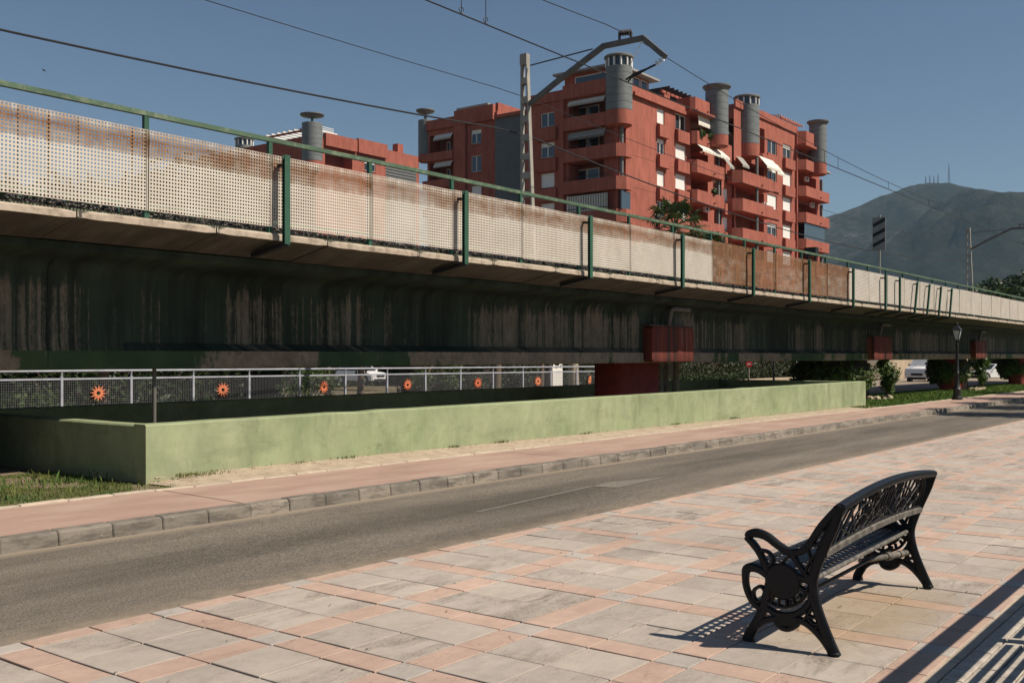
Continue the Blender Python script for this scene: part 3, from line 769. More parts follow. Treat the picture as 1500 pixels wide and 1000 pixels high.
# ---------------------------------------------------------------- parapet railing with perforated panels
def perforated(L, H, p, hr):
    """thin sheet pierced by round holes, local x along, z up"""
    nx, nz = int(L/p), int(H/p); px, pz = L/nx, H/nz; s = MB(); t = 0.0015
    oct_ = [(math.cos(R(45*k)), math.sin(R(45*k))) for k in range(8)]
    sq = [(1,0),(1,1),(0,1),(-1,1),(-1,0),(-1,-1),(0,-1),(1,-1)]
    for i in range(nx):
        for j in range(nz):
            cx, cz = -L/2 + (i+.5)*px, (j+.5)*pz; b = len(s.v)
            for y in (-t, t):
                for k in range(8): s.v.append((cx + sq[k][0]*px/2, y, cz + sq[k][1]*pz/2))
                for k in range(8): s.v.append((cx + oct_[k][0]*hr, y, cz + oct_[k][1]*hr))
            for k in range(8):
                k2 = (k+1) % 8
                s.f.append((b+k, b+8+k, b+8+k2, b+k2)); s.f.append((b+16+k, b+16+k2, b+24+k2, b+24+k))
                s.f.append((b+8+k, b+24+k, b+24+k2, b+8+k2))
    # folded rim
    for (x0, x1) in ((-L/2-0.012, -L/2), (L/2, L/2+0.012)): s.box(x0, x1, -0.012, 0.002, 0, H)
    return s.mesh('panel', M['panel_paint'])
PAN = perforated(1.765, 0.93, 0.0405, 0.0125)
par = root('parapet_railing', (6.84, 10.55, 3.16), 'green steel railing with rusty cream perforated panels along the viaduct edge', 'railing')
PP = 1.803
posts = [6.84 + PP*i for i in range(-6, 40)]
def rustof(x):
    if 26.9 < x < 38.0 - 4.4: pass
    a = at_z  # noqa
    return None
pmx = MB().box(-0.03, 0.03, -0.025, 0.025, -0.02, 1.20).mesh('post', M['green_post'])
rm = MB().box(-0.9005, 0.9005, -0.03, 0.03, 1.20, 1.255).mesh('rail', M['green_rail'])
stf = MB().box(-0.012, 0.012, 0.010, 0.016, 0.02, 0.91).mesh('stiffener', M['dark_metal'])
k = 0
for i, x in enumerate(posts):
    lx = x - 6.84
    link('post', pmx, par, (lx, 0, 0))
    o = link('top_rail', rm, par, (lx + PP/2, 0, rg.uniform(-.002, .002)))
    xm = x + PP/2
    o = link('perforated_panel', PAN, par, (lx + PP/2, -0.045 + rg.uniform(-.006, .006), 0.105 + rg.uniform(-.008, .008)))
    o.rotation_euler = (rg.uniform(-.012, .012), rg.uniform(-.002, .002), rg.uniform(-.004, .004))
    if xm < 20.5: c = (0.0, rg.uniform(0.75, 1.15))
    elif xm < 21.0: c = (0.15, 0.9)
    elif xm < 30.6: c = (0.62 + rg.uniform(-.08, .08), 0.2)
    elif xm < 40: c = (-0.02, 0.25)
    else: c = (-0.06, 0.15)
    o.color = (c[0], c[1], 0, 1)
    if xm < 7.0:
        for q in (-0.62, -0.28, 0.06, 0.40, 0.70): link('stiffener', stf, o, (q, 0, 0))
# outer posts with their bracket under the deck
hb = MB().box(-0.045, 0.045, -0.028, -0.020, -0.13, 1.02).box(-0.045, 0.045, 0.020, 0.028, -0.13, 1.02).box(-0.004, 0.004, -0.020, 0.020, -0.13, 1.02).mesh('outer_post', M['green_post'])
ob = MB().bar((0, 0.0, -0.12), (0, 0.66, -0.235), 0.09, 0.06).mesh('bracket', M['dark_metal'])
sb = MB().box(-0.02, 0.02, 0.028, 0.19, 0.88, 0.92).mesh('stay', M['dark_metal'])
xs_o = [8.75, 12.35, 15.95, 19.55, 23.15, 26.75, 30.2, 33.2, 34.7]
xt = [36.4, 37.9, 39.4, 40.9]
for x in [1.5, 5.1] + xs_o + xt:
    if x < 3: continue
    if x == 5.1: continue
    o = link('outer_post', hb, par, (x - 6.84, -0.20, 0.0))
    if x in xt: o.rotation_euler = (0, R(17), 0)
    link('bracket', ob, par, (x - 6.84 - (0.04 if x in xt else 0), -0.20, 0.0)); link('stay', sb, par, (x - 6.84 + (0.28 if x in xt else 0), -0.20, 0.0))
# far parapet
par2 = root('far_parapet', (6.84, 17.0, 3.16), 'matching railing with perforated panels on the far edge of the viaduct', 'railing')
for i, x in enumerate(posts[:36]):
    lx = x - 6.84
    link('post', pmx, par2, (lx, 0, 0)); link('top_rail', rm, par2, (lx + PP/2, 0, 0))
    o = link('perforated_panel', PAN, par2, (lx + PP/2, -0.035, 0.105)); o.color = (0.0, 0.8, 0, 1)

# ---------------------------------------------------------------- railing with sun ornaments beyond the pit
FY, FS, FX0 = 23.0, 1.81, 12.55
def fence_top(x): return 1.235 - 0.0045*(x - 11)
fen = root('garden_railing', (FX0, FY, 0.2), 'pale grey mesh railing with orange sun ornaments beyond the viaduct', 'railing')
fx = [at_Y(90, 560, FY).x + FS*i for i in range(-2, 16)]
wm = MB()
L, H = FS-0.07, 0.70
for i in range(34): wm.box(-L/2 + L*i/33 - .0025, -L/2 + L*i/33 + .0025, -.0025, .0025, 0, H)
for j in range(13): wm.box(-L/2, L/2, .0026, .0076, H*j/12 - .0025, H*j/12 + .0025)
wme = wm.mesh('mesh_panel', M['mesh_wire'])
star = MB(); nr = 12; ring = []
for k in range(nr*2):
    a = 2*math.pi*k/(nr*2) + 0.1; ro = (0.205 if k % 2 == 0 else 0.098); ri = 0.050
    ring.append(((ro*math.cos(a), ro*math.sin(a)), (ri*math.cos(a), ri*math.sin(a))))
for y in (-0.012, 0.012):
    for (o_, i_) in ring: star.v += [(o_[0], y, o_[1]), (i_[0], y, i_[1])]
m2 = nr*2
for k in range(m2):
    k2 = (k+1) % m2; A, B, C, D = 2*k, 2*k+1, 2*k2+1, 2*k2
    star.f += [(A, B, C, D), (A+2*m2, D+2*m2, C+2*m2, B+2*m2), (A, D, D+2*m2, A+2*m2), (B, B+2*m2, C+2*m2, C)]
stm = star.mesh('sun_ornament', M['sun_orange'])
fpost = MB().box(-.030, .030, -.030, .030, -0.5, 0.86).mesh('post', M['white_fence'])
fknee = MB().bar((0, 0, 0.85), (0, -0.03, 1.0), 0.03, 0.03, (0, 1, 0)).mesh('bracket', M['white_fence'])
frail = MB().box(-FS/2+.031, FS/2-.031, -.022, .022, -.022, .022).mesh('rail', M['white_fence'])
hrail = MB().tube([(-FS/2, 0, 0), (FS/2, 0, 0)], 0.028, 8).mesh('hand_rail', M['white_fence'])
for i, x in enumerate(fx):
    zt = fence_top(x) - 1.0 - 0.2
    link('post', fpost, fen, (x - FX0, 0, zt)); link('bracket', fknee, fen, (x - FX0, 0, zt))
    if x > 38.5: continue
    ang = math.atan(0.0045); zm = fence_top(x+FS/2) - 1.2
    for (me, nm, z) in ((frail, 'rail', 0.81), (frail, 'rail', 0.075), (hrail, 'hand_rail', 1.0), (wme, 'mesh_panel', 0.09)):
        o = link(nm, me, fen, (x - FX0 + FS/2, -0.03 if nm == 'hand_rail' else 0, zm + z)); o.rotation_euler = (0, ang, 0)
    if i % 2 == 0: o = link('sun_ornament', stm, fen, (x - FX0 + FS/2, -0.05, zm + 0.46)); o.rotation_euler = (rg.uniform(-.15, .15), rg.uniform(0, 6.28), rg.uniform(-.15, .15))

# ================================================================== overhead line
MX, MY0, MZ0 = 22.65, 16.92, 3.16
MZT = at_X(768, 80, MX).z
mast = root('catenary_mast', (MX, 16.8, MZ0), 'tall pale twin-legged mast with cranked arm over the track before the red flats', 'mast', 'masts carrying the overhead line')
def yfront(z): return 16.44 + (16.745-16.44)*(z-MZ0)/(MZT-MZ0)
s = MB(); s.box(MX-0.065, MX+0.065, 16.90, 16.95, MZ0, MZT-0.3)
s.build('leg', M['galvanised'], mast)
s = MB(); s.loft([[(MX-0.065, yfront(z), z), (MX+0.065, yfront(z), z), (MX+0.065, yfront(z)+0.05, z), (MX-0.065, yfront(z)+0.05, z)] for z in (MZ0, MZT-0.3)])
s.build('leg', M['galvanised'], mast)
s = MB(); s.box(MX-0.08, MX+0.08, yfront(MZT)-0.012, 16.962, MZT-0.30, MZT); s.build('head_plate', M['galvanised'], mast)
z = MZT - 0.75
while z > MZ0 + 0.3:
    for sx in (-1, 1):
        s = MB(); s.box(MX + sx*0.070 - 0.004, MX + sx*0.070 + 0.004, yfront(z)+0.01, 16.945, z-0.09, z+0.09); s.build('batten', M['galvanised'], mast)
    z -= 0.52
s = MB(); s.box(MX-0.25, MX+0.25, 16.3, 17.1, MZ0, MZ0+0.12); s.build('base_plate', M['concrete'], mast)
A = [at_X(px, py, MX) for px, py in ((774, 153), (812, 123), (884, 68), (942, 56), (974, 83))]
A[0].y = yfront(A[0].z) - 0.0
s = MB()
for p, q in zip(A[:-1], A[1:]): s.bar(p, q + (q-p).normalized()*0.03, 0.10, 0.13)
s.build('arm', M['mast_arm'], mast)
s = MB(); s.tube([at_X(777, 96, MX), at_X(868, 72, MX)], 0.018, 6); s.build('tie_rod', M['wire_dark'], mast)
s = MB()
for px in (907.5, 924.5):
    s.bar(at_X(px, 62, MX), at_X(px, 47, MX), 0.05, 0.05, (0, 1, 0))
c0, c1 = at_X(907, 49, MX), at_X(925, 47, MX)
for k in range(5):
    p = c0.lerp(c1, (k+.5)/5); dd = (c1-c0).normalized()
    s.tube([p - dd*0.022, p, p + dd*0.022], [0.04, 0.085, 0.04], 10)
s.tube([c0, c1], 0.03, 8); s.build('insulator', M['insulator'], mast, smooth=40)
E0 = at_X(974, 84, MX); E1 = at_X(960, 95, MX); E2 = at_X(917, 117, MX); E3 = at_X(920, 120, MX)
s = MB()
for k in range(3):
    p = E0.lerp(E1, (k+.6)/3.2); dd = (E1-E0).normalized(); s.tube([p-dd*.03, p, p+dd*.03], [0.03, 0.075, 0.03], 10)
s.build('insulator', M['white_porcelain'], mast, smooth=40)
s = MB(); s.tube([E1, at_X(948, 101, MX), at_X(930, 108, MX), E2], 0.028, 8); s.tube([at_X(952, 99, MX), at_X(940, 106, MX), at_X(925, 114, MX), E3], 0.022, 8)
s.build('registration_arm', M['wire_dark'], mast, smooth=40)
s = MB(); s.tube([at_X(942, 57, MX), at_X(919, 104, MX)], 0.010, 5); s.build('steady_wire', M['white_porcelain'], mast)
m2_ = copy_tree(mast); m2_.location = (71.1, 16.8, MZ0)
m2_['label'] = 'distant catenary mast standing against the mountain at the right'
def wire(name, fn, x0, x1, r, label, step=1.6):
    n = int((x1-x0)/step); s = MB(); s.tube([(x0 + (x1-x0)*i/n, *fn(x0 + (x1-x0)*i/n)) for i in range(n+1)], r, 6)
    o = tag(s.build(name, M['wire_dark'], origin=(MX, fn(MX)[0], fn(MX)[1])), label, 'wire'); return o
SP = 48.45
def sag(x, s):
    u = ((x - MX) % SP)/SP*2 - 1; return s*(1-u*u)
zc = at_Y(917, 120, 13.6).z; zm = at_Y(917, 47, 13.6).z
wire('contact_wire', lambda x: (13.6, zc), -12, 118, 0.016, 'thick lower trolley wire running straight above the track')
wire('messenger_wire', lambda x: (13.6, zm - sag(x, 1.0 if x > MX else 0.68)), -12, 118, 0.011, 'sagging upper carrier wire over the track insulator')
z1 = at_Y(760, 193, 17.1).z; z2 = at_Y(757, 137, 17.1).z
wire('feeder_cable', lambda x: (17.1, z1 - sag(x, 0.95)), -12, 118, 0.021, 'thickest black cable crossing the sky at the left of the mast')
wire('earth_wire', lambda x: (17.1, z2 - sag(x, 0.34 if x < MX else 0.6)), -12, 118, 0.009, 'thin upper wire meeting the mast high up at the left')
dx = [16.1, 16.9, 29.5, 36.6, 38.0, 44.0, 50.0, 56.0, 62.0]
for i, x in enumerate(dx):
    zb = zm - sag(x, 1.0 if x > MX else 0.68)
    s = MB(); s.tube([(x, 13.6, zc), (x, 13.6, zb)], 0.009, 5)
    if i < 2: s.tube([(x + 0.07*math.cos(R(a)), 13.6, zc + 0.09 + 0.07*math.sin(R(a))) for a in range(-90, 271, 30)], 0.008, 5)
    tag(s.build('wire_dropper', M['wire_dark'], origin=(x, 13.6, zc)), ('left one of the two ringed droppers hanging at the top edge', 'right one of the two ringed droppers hanging at the top edge', 'short dropper just right of the big mast, over the drum towers', 'dropper over the right end of the flats', 'second dropper past the right end of the flats', 'dropper above the striped board', 'dropper between the striped board and the distant mast', 'dropper just left of the distant mast', 'dropper right of the distant mast')[i], 'dropper', 'droppers between the carrier and the trolley wire')
# striped board and small signal box by the track
sg = root('striped_board', (at_Y(1288, 370, 16.3).x, 16.3, 3.2), 'grey trackside board with three slanting black stripes on a pole', 'sign')
bx = sg.location.x
t0, t1 = at_X(1278, 319, bx), at_X(1297, 319, bx); zb = at_X(1288, 367, bx).z
ya, yb = t1.y, t0.y
s = MB(); s.box(bx, bx+0.03, ya, yb, zb, t0.z); s.build('board', M['board_grey'], sg)
hh = t0.z - zb; ww = yb - ya
for k in (0.10, 0.40, 0.70):
    s = MB(); z0 = zb + hh*k
    s.slab([(bx-0.006, yb-0.02, z0), (bx-0.006, ya+0.02, z0+hh*.17), (bx-0.006, ya+0.02, z0+hh*.17+hh*.11), (bx-0.006, yb-0.02, z0+hh*.11)], (1, 0, 0), 0.004); s.build('stripe', M['board_black'], sg)
s = MB(); s.tube([(bx+0.06, 16.3, 3.2), (bx+0.06, 16.3, t0.z+0.12)], 0.05, 8); s.build('pole', M['galvanised'], sg)
x0 = at_Y(1187, 370, 16.2)
q = root('signal_cabinet', (x0.x, 16.2, 3.2), 'small dark cabinet on legs beside the track before the flats', 'cabinet')
s = MB(); s.box(x0.x-.05, x0.x+.3, 15.95, 16.45, x0.z-0.15, x0.z+0.22); s.build('box', M['board_black'], q)
s = MB(); s.box(x0.x+.1, x0.x+.16, 16.0, 16.06, 3.2, x0.z-.15).box(x0.x+.1, x0.x+.16, 16.34, 16.4, 3.2, x0.z-.15); s.build('leg', M['board_black'], q)

# ================================================================== apartment buildings
def mapY(Y): return lambda u, z, dp=0.0: (u, Y+dp, z)
def mapX(X): return lambda u, z, dp=0.0: (X+dp, u, z)
def facade(rt, mp, u0, u1, z0, z1, ops, mat='red_render', name='wall'):
    us = sorted(set([u0, u1] + [v for o in ops for v in o[:2]])); zs = sorted(set([z0, z1] + [v for o in ops for v in o[2:4]]))
    s = MB()
    for a, b in zip(us[:-1], us[1:]):
        for c, d in zip(zs[:-1], zs[1:]):
            cu, cz = (a+b)/2, (c+d)/2
            if any(o[0] < cu < o[1] and o[2] < cz < o[3] for o in ops): continue
            s.quad(mp(a, c), mp(b, c), mp(b, d), mp(a, d))
    for o in ops:
        a, b, c, d, dp = o
        s.quad(mp(a, c), mp(a, d), mp(a, d, dp), mp(a, c, dp)); s.quad(mp(b, c), mp(b, c, dp), mp(b, d, dp), mp(b, d))
        s.quad(mp(a, c), mp(a, c, dp), mp(b, c, dp), mp(b, c)); s.quad(mp(a, d), mp(b, d), mp(b, d, dp), mp(a, d, dp))
    s.build(name, M[mat], rt)
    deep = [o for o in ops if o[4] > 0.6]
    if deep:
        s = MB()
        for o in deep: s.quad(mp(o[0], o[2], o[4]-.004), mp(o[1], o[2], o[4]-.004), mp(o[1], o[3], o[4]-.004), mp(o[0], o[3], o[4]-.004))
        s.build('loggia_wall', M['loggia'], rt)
def pbox(s, mp, a, b, c, d, d0, d1):
    p = [mp(u, z, dp) for dp in (d0, d1) for (u, z) in ((a, c), (b, c), (b, d), (a, d))]; bb = len(s.v); s.v += p
    s.f += [tuple(bb+i for i in q) for q in ((0,1,2,3),(7,6,5,4),(0,4,5,1),(1,5,6,2),(2,6,7,3),(3,7,4,0))]
    return s
def window(rt, mp, a, b, c, d, style, dp=0.20, box=True, glass='glass_dark'):
    fw = 0.07
    s = MB(); pbox(s, mp, a, a+fw, c, d, dp-.10, dp); pbox(s, mp, b-fw, b, c, d, dp-.10, dp)
    pbox(s, mp, a+fw, b-fw, c, c+fw, dp-.10, dp); pbox(s, mp, a+fw, b-fw, d-fw, d, dp-.10, dp)
    if style != 'shutter': pbox(s, mp, (a+b)/2-.05, (a+b)/2+.05, c+fw, d-fw, dp-.10, dp)
    f = s.build('window', M['white_frame'], rt)
    cut = {'shutter': c+fw, 'open': d-fw, 'half': c + (d-c)*0.55, 'third': c + (d-c)*0.72}[style]
    if cut < d-fw-.01: s = MB(); pbox(s, mp, a+fw, b-fw, cut, d-fw, dp-.06, dp-.02); s.build('shutter', M['white_shutter'], f)
    s = MB(); pbox(s, mp, a, b, c, d, dp-.015, dp+.01); s.build('pane', M[glass], f)
    s = MB(); pbox(s, mp, a-.08, b+.08, c-.09, c-.005, -.08, dp-.1); s.build('sill', M['red_render'], f)
    if box:
        s = MB(); pbox(s, mp, a-.12, b+.35, c-1.28, c-.14, -.38, -.002); s.build('window_box', M['red_render'], rt)
def prismz(poly, z0, z1):
    s = MB(); s.slab([(p[0], p[1], z0) for p in poly], (0, 0, 1), z1-z0); return s
def balcony(rt, x0, x1, yf, yb, z0, z1, cham=0.6, mat='red_render'):
    p = [(x0, yb), (x0, yf+cham*.9), (x0+cham*.6, yf), (x1-.02, yf), (x1, yf+.05), (x1, yb)]
    b = prismz(p, z0, z1).build('balcony', M[mat], rt)
    s = MB(); s.tube([(x0+(x1-x0)*.62, yf-.01, z0+.30), (x0+(x1-x0)*.62, yf-.18, z0+.28)], 0.07, 8); s.build('spout', M['dark_metal'], b)
    return b
def tower(rt, c, r, zt, zg, zr, cap, z_open=None):
    """round grey clad stair drum: zt top, zg where grey turns red, zr its red foot"""
    n = max(3, int((zt-zg)/0.62)); prof = []
    for k in range(n):
        a, b = zg + (zt-zg)*k/n, zg + (zt-zg)*(k+1)/n
        prof += [(r-.025, a), (r, a+.03), (r, b-.03), (r-.025, b)]
    t = MB().lathe((c[0], c[1], 0), prof, 28).build('stair_drum', M['grey_clad'], rt, smooth=30)
    MB().lathe((c[0], c[1], 0), [(r*.8, zr-.12), (r-.01, zr), (r-.01, zg-.003)], 28).build('drum_foot', M['red_render'], rt, smooth=30)
    if cap == 'lantern':
        for k in range(12):
            a = R(30*k + 10); s = MB(); px_, py_ = c[0]+(r-.05)*math.cos(a), c[1]+(r-.05)*math.sin(a)
            s.box(px_-.07, px_+.07, py_-.07, py_+.07, zt, zt+.75); s.build('mullion', M['white_frame'], t)
        MB().lathe((c[0], c[1], zt), [(r-.12, .004), (r-.12, .75)], 24).build('lantern_glass', M['glass_dark'], t, smooth=30)
        MB().lathe((c[0], c[1], zt+.752), [(r-.02, 0), (r+.12, .05), (r+.13, .20), (r+.02, .30), (.1, .34)], 28).build('cap', M['grey_cap'], t, smooth=30)
    elif cap == 'disc':
        MB().lathe((c[0], c[1], zt), [(.16, 0), (.16, .75)], 10).build('stem', M['grey_cap'], t)
        MB().lathe((c[0], c[1], zt+.70), [(.3, 0), (r+.10, .20), (r+.24, .34), (r+.23, .45), (.2, .55)], 28).build('cap', M['grey_cap'], t, smooth=30)
    else:
        MB().lathe((c[0], c[1], zt), [(r-.05, 0.003), (r+.06, .22), (r+.26, .42), (r+.27, .56), (.2, .66)], 28).build('cap', M['grey_cap'], t, smooth=30)
    return t
def awning(rt, mp, a, b, z, drop, proj, mat):
    s = MB(); n = 8
    p = [mp(a, z, -.02), mp(b, z, -.02), mp(b, z-drop, -proj), mp(a, z-drop, -proj)]
    s.slab(p, (0, 0, 1), 0.03)
    for k in range(n):
        u0, u1 = a+(b-a)*k/n, a+(b-a)*(k+.92)/n; s.slab([mp(u0, z-drop, -proj), mp(u1, z-drop, -proj), mp(u1, z-drop-.2, -proj+.01), mp(u0, z-drop-.2, -proj+.01)], mp(0, 0, .02) if False else (0, 0.01, 0), 0.02)
    s.build('awning', M[mat], rt)
def door_in(rt, mp, a, b, c, d, dp):
    s = MB(); pbox(s, mp, a, b, c, d, dp-.05, dp-.008); s.build('balcony_door', M['white_frame'], rt)
    s = MB(); pbox(s, mp, a+.1, b-.1, c+.12, d-.1, dp-.07, dp-.052); s.build('door_glass', M['glass_dark'], rt)

FYB = 47.0
flat1 = root('apartment_building', (76.8, FYB, -0.9), 'big sunlit terracotta apartment block with grey drum towers and white shutters', 'building')
mY = mapY(FYB); GZ = -1.2
def fx_(px): return at_Y(px, 300, FYB).x
def fz_(px, py): return at_Y(px, py, FYB).z
XA0 = fx_(905); XA1 = fx_(1010)
ops = []; wins = []
def addcol(px0, px1, rows, ops, wins):
    c = (px0+px1)/2
    for (y0, y1, st, bx) in rows:
        o = (fx_(px0), fx_(px1), fz_(c, y1), fz_(c, y0), 0.22); ops.append(o); wins.append((o, st, bx))
addcol(962.5, 973.5, [(160, 182, 'shutter', 1), (204, 226, 'third', 1), (250.5, 273, 'shutter', 1), (295, 317, 'open', 1), (339, 361, 'shutter', 1)], ops, wins)
addcol(989.5, 1005, [(168, 191, 'open', 1), (212, 234, 'shutter', 1), (256, 278, 'shutter', 1), (300, 322, 'shutter', 1), (343, 365, 'shutter', 1)], ops, wins)
zA = 25.75
FL = [22.95 - 2.86*k for k in range(9)]           # tops of the balcony fronts, storey by storey
for k in range(1, 8): ops.append((XA0+.25, XA0+1.35, FL[k]+.02, FL[k-1]-1.18, 1.6))
facade(flat1, mY, XA0, XA1, GZ, zA-.85, ops)
for (o, st, bx) in wins: window(flat1, mY, *o[:4], st, box=bool(bx))
s = MB(); s.box(XA0+.9, XA1, FYB-.14, FYB+.3, zA-.85, zA-.02); s.box(XA0+2.4, XA1+.3, FYB-.32, FYB-.142, zA-.95, zA-.62); s.build('parapet', M['red_render'], flat1)
s = MB(); s.box(XA0+.4, XA1+40, FYB+.5, FYB+9.5, zA-.75, zA-.55); s.build('roof', M['roof_slab'], flat1)
for k in range(1, 6): 
    s = MB(); s.box(XA0+1.4, XA1-.01, FYB-.012, FYB-.002, FL[k]-.62, FL[k]-.59); s.build('joint_line', M['loggia'], flat1)
# shaded flank
mX = mapX(XA0)
def gy_(px): return at_X(px, 300, XA0).y
def gz_(px, py): return at_X(px, py, XA0).z
YB = gy_(770); lo = []; lw = []
for k in range(0, 8): lo.append((FYB+.3, gy_(833), FL[k]+.02, (FL[k-1]-1.18) if k else 24.6, 1.7))
for (y0, y1, st) in ((165, 186, 'open'), (209, 231, 'third'), (254, 275, 'shutter'), (298, 320, 'shutter')):
    o = (gy_(812), gy_(792), gz_(802, y1), gz_(802, y0), .22); lo.append(o); lw.append((o, st))
facade(flat1, mX, FYB, YB, GZ, zA-.2, lo)
for (o, st) in lw: window(flat1, mX, *o[:4], st, box=False, glass='glass_blue'); s = MB(); pbox(s, mX, o[0]-.3, o[1]+.3, o[2]-1.3, o[2]-.15, -.25, -.002); s.build('window_box', M['red_render'], flat1)
s = MB(); s.box(XA0-.45, XA0+.3, FYB+.6, gy_(828), zA-1.05, zA+.15); s.build('parapet', M['red_render'], flat1)
s = MB(); s.box(XA0-.2, XA0+.3, gy_(828)+.002, YB, zA-1.0, zA-.1); s.build('parapet', M['red_render'], flat1)
s = MB(); s.box(XA0-.3, XA0-.002, gy_(828), gy_(822), GZ, zA-1.05); s.build('pilaster', M['red_render'], flat1)
for k in range(0, 8):
    yb = gy_(829)
    if k == 0: pl = [(XA0+.1, yb), (XA0-.45, yb), (XA0-.45, FYB+.6), (XA0+.1, FYB+.6)]
    else: pl = [(XA0+.1, yb), (XA0-.45, yb), (XA0-.45, FYB-.1), (XA0+.25, FYB-.7), (XA0+1.35, FYB-.7), (XA0+1.35, FYB-.01), (XA0+.1, FYB-.01)]
    b = prismz(pl, FL[k]-1.15, FL[k]).build('balcony', M['red_render'], flat1)
    if k < 5:
        for (u0, u1) in ((gy_(866)+.2, gy_(858)+.3), (gy_(845), gy_(840))): door_in(flat1, mX, u0, u1+.6, FL[k]-.9, FL[k]+1.35, 1.7)
        s = MB(); s.tube([(XA0-.36, FYB+.7, FL[k]+.28), (XA0-.36, gy_(834), FL[k]+.28)], .025, 6); s.build('balcony_rail', M['dark_metal'], b)
for k, (mat, dr, pr) in enumerate((('awning_white', .35, .35), ('awning_grey', .55, .35), )):
    awning(flat1, mX, FYB+1.2, gy_(833)-.1, FL[k]+1.55, dr, pr, mat)
# closed-in balcony, fourth down
s = MB(); pbox(s, mX, FYB+.9, gy_(833), FL[3]+.02, FL[3]+1.5, -.30, -.25); s.build('balcony_blind', M['awning_white'], flat1)
for k in range(16):
    s = MB(); u = FYB+.95 + (gy_(833)-FYB-1.0)*k/16; pbox(s, mX, u, u+.16, FL[3]+.03, FL[3]+1.49, -.312, -.302); s.build('blind_stripe', M['awning_grey'], flat1)
s = MB(); s.box(XA0-.2, XA0+1.3, FYB-.5, FYB-.46, FL[3]+.0, FL[3]+1.55); s.build('balcony_glazing', M['glass_blue'], flat1)
s = MB(); s.tube([(XA0+.25, FYB-.25, GZ), (XA0+.25, FYB-.25, FL[0]-1.2)], .16, 10); s.build('column', M['grey_cap'], flat1, smooth=40)
T1 = at_d(896.5, 100, 89.3)
tower(flat1, (XA0+.35, FYB+.1), 1.18, at_d(896, 97, 89.3).z, at_d(896, 161, 89.3).z, at_d(896, 182, 89.3).z, 'lantern')
# penthouse behind the parapet
ph = MB(); ph.box(XA0+2.0, XA0+8.2, FYB+1.6, FYB+7.0, zA-.6, zA+1.75); ph.build('penthouse', M['red_render'], flat1)
for k in range(4):
    u0 = XA0+2.3 + 1.45*k; s = MB(); pbox(s, mapY(FYB+1.6), u0, u0+1.2, zA+.1, zA+1.6, -.05, -.003); f = s.build('window', M['white_frame'], flat1)
    s = MB(); pbox(s, mapY(FYB+1.6), u0+.1, u0+1.1, zA+.2, zA+1.5, -.07, -.052); s.build('pane', M['glass_dark'], f)
s = MB(); pbox(s, mapX(XA0+2.0), FYB+2.2, FYB+5.8, zA+.5, zA+1.5, -.05, -.003); f = s.build('window', M['white_frame'], flat1)
s = MB(); pbox(s, mapX(XA0+2.0), FYB+2.3, FYB+5.7, zA+.6, zA+1.4, -.07, -.052); s.build('pane', M['glass_blue'], f)
s = MB(); s.box(XA0+1.2, XA0+8.9, FYB+.8, FYB+7.8, zA+1.76, zA+1.95); s.build('penthouse_roof', M['roof_slab'], flat1)
for k in range(9):
    u = XA0+9.8 + 0.85*k; s = MB(); s.bar((u, FYB+.2, zA+1.35), (u, FYB+4.0, zA+1.35), .12, .22); s.build('pergola_beam', M['pergola_wood'], flat1)
s = MB(); s.box(XA0+9.6, XA0+17.0, FYB+1.0, FYB+1.15, zA+.98, zA+1.22); s.box(XA0+11.0, XA0+11.3, FYB+.99, FYB+1.16, zA-.5, zA+.97).box(XA0+15.0, XA0+15.3, FYB+.99, FYB+1.16, zA-.5, zA+.97); s.build('pergola_frame', M['red_render'], flat1)
prismz([(XA0+8.9, FYB+.3), (XA0+9.9, FYB+.3), (XA0+9.9, FYB+1.6), (XA0+8.9, FYB+1.6)], zA-.1, zA+.55).build('roof_vent', M['red_render'], flat1)

# recessed bay with its balconies and second drum
RB = FYB + 0.9; mB = mapY(RB); XB1 = fx_(1078); lo = []
FLB = [at_Y(1035, y, FYB-.6).z for y in (152, 199, 240, 283, 326, 369)]
bx0, bx1 = at_Y(1014, 0, FYB-.6).x, at_Y(1056, 0, FYB-.6).x
for k in range(1, 6): lo.append((XA1+.35, bx1+.1, FLB[k]+.02, FLB[k-1]-1.28 if k > 1 else FLB[1]+2.2, 1.6))
facade(flat1, mB, XA1, XB1, GZ, zA-.1, lo)
s = MB(); s.box(XA1-.01, XA1+.25, FYB-.01, RB+.3, GZ, zA-.1); s.build('wall', M['red_render'], flat1)
for k in range(0, 6):
    balcony(flat1, bx0 - (.4 if k == 0 else 0), bx1 - (2.2 if k < 2 else 0), FYB-1.0, RB-.005, FLB[k]-(1.35 if k == 0 else 1.25), FLB[k], .5)
    if k:
        door_in(flat1, mB, XA1+.9, XA1+2.1, FLB[k]-.8, FLB[k]+1.3, 1.6)
        s = MB(); s.box(bx1-.5, bx1-.2, FYB-.6, FYB-.3, FLB[k]+.003, FLB[k]+1.6); s.build('pillar', M['grey_cap'], flat1)
s = MB(); s.box(bx0-.6, bx1-2.0, FYB-1.5, RB, FLB[0]-1.62, FLB[0]-1.36); s.build('cornice', M['red_render'], flat1)
awning(flat1, mapY(FYB-.8), bx0+.5, bx1-1.0, FLB[1]+2.15, 1.35, .25, 'awning_white')
awning(flat1, mapY(FYB-.6), bx0+.4, bx1+.2, FLB[2]+1.75, .85, .95, 'awning_white')
YT = FYB-1.15; T2 = at_Y(1050, 100, YT); tower(flat1, (T2.x, YT), 1.14, at_Y(1050, 135, YT).z, at_Y(1050, 200, YT).z, at_Y(1050, 215, YT).z, 'dish')
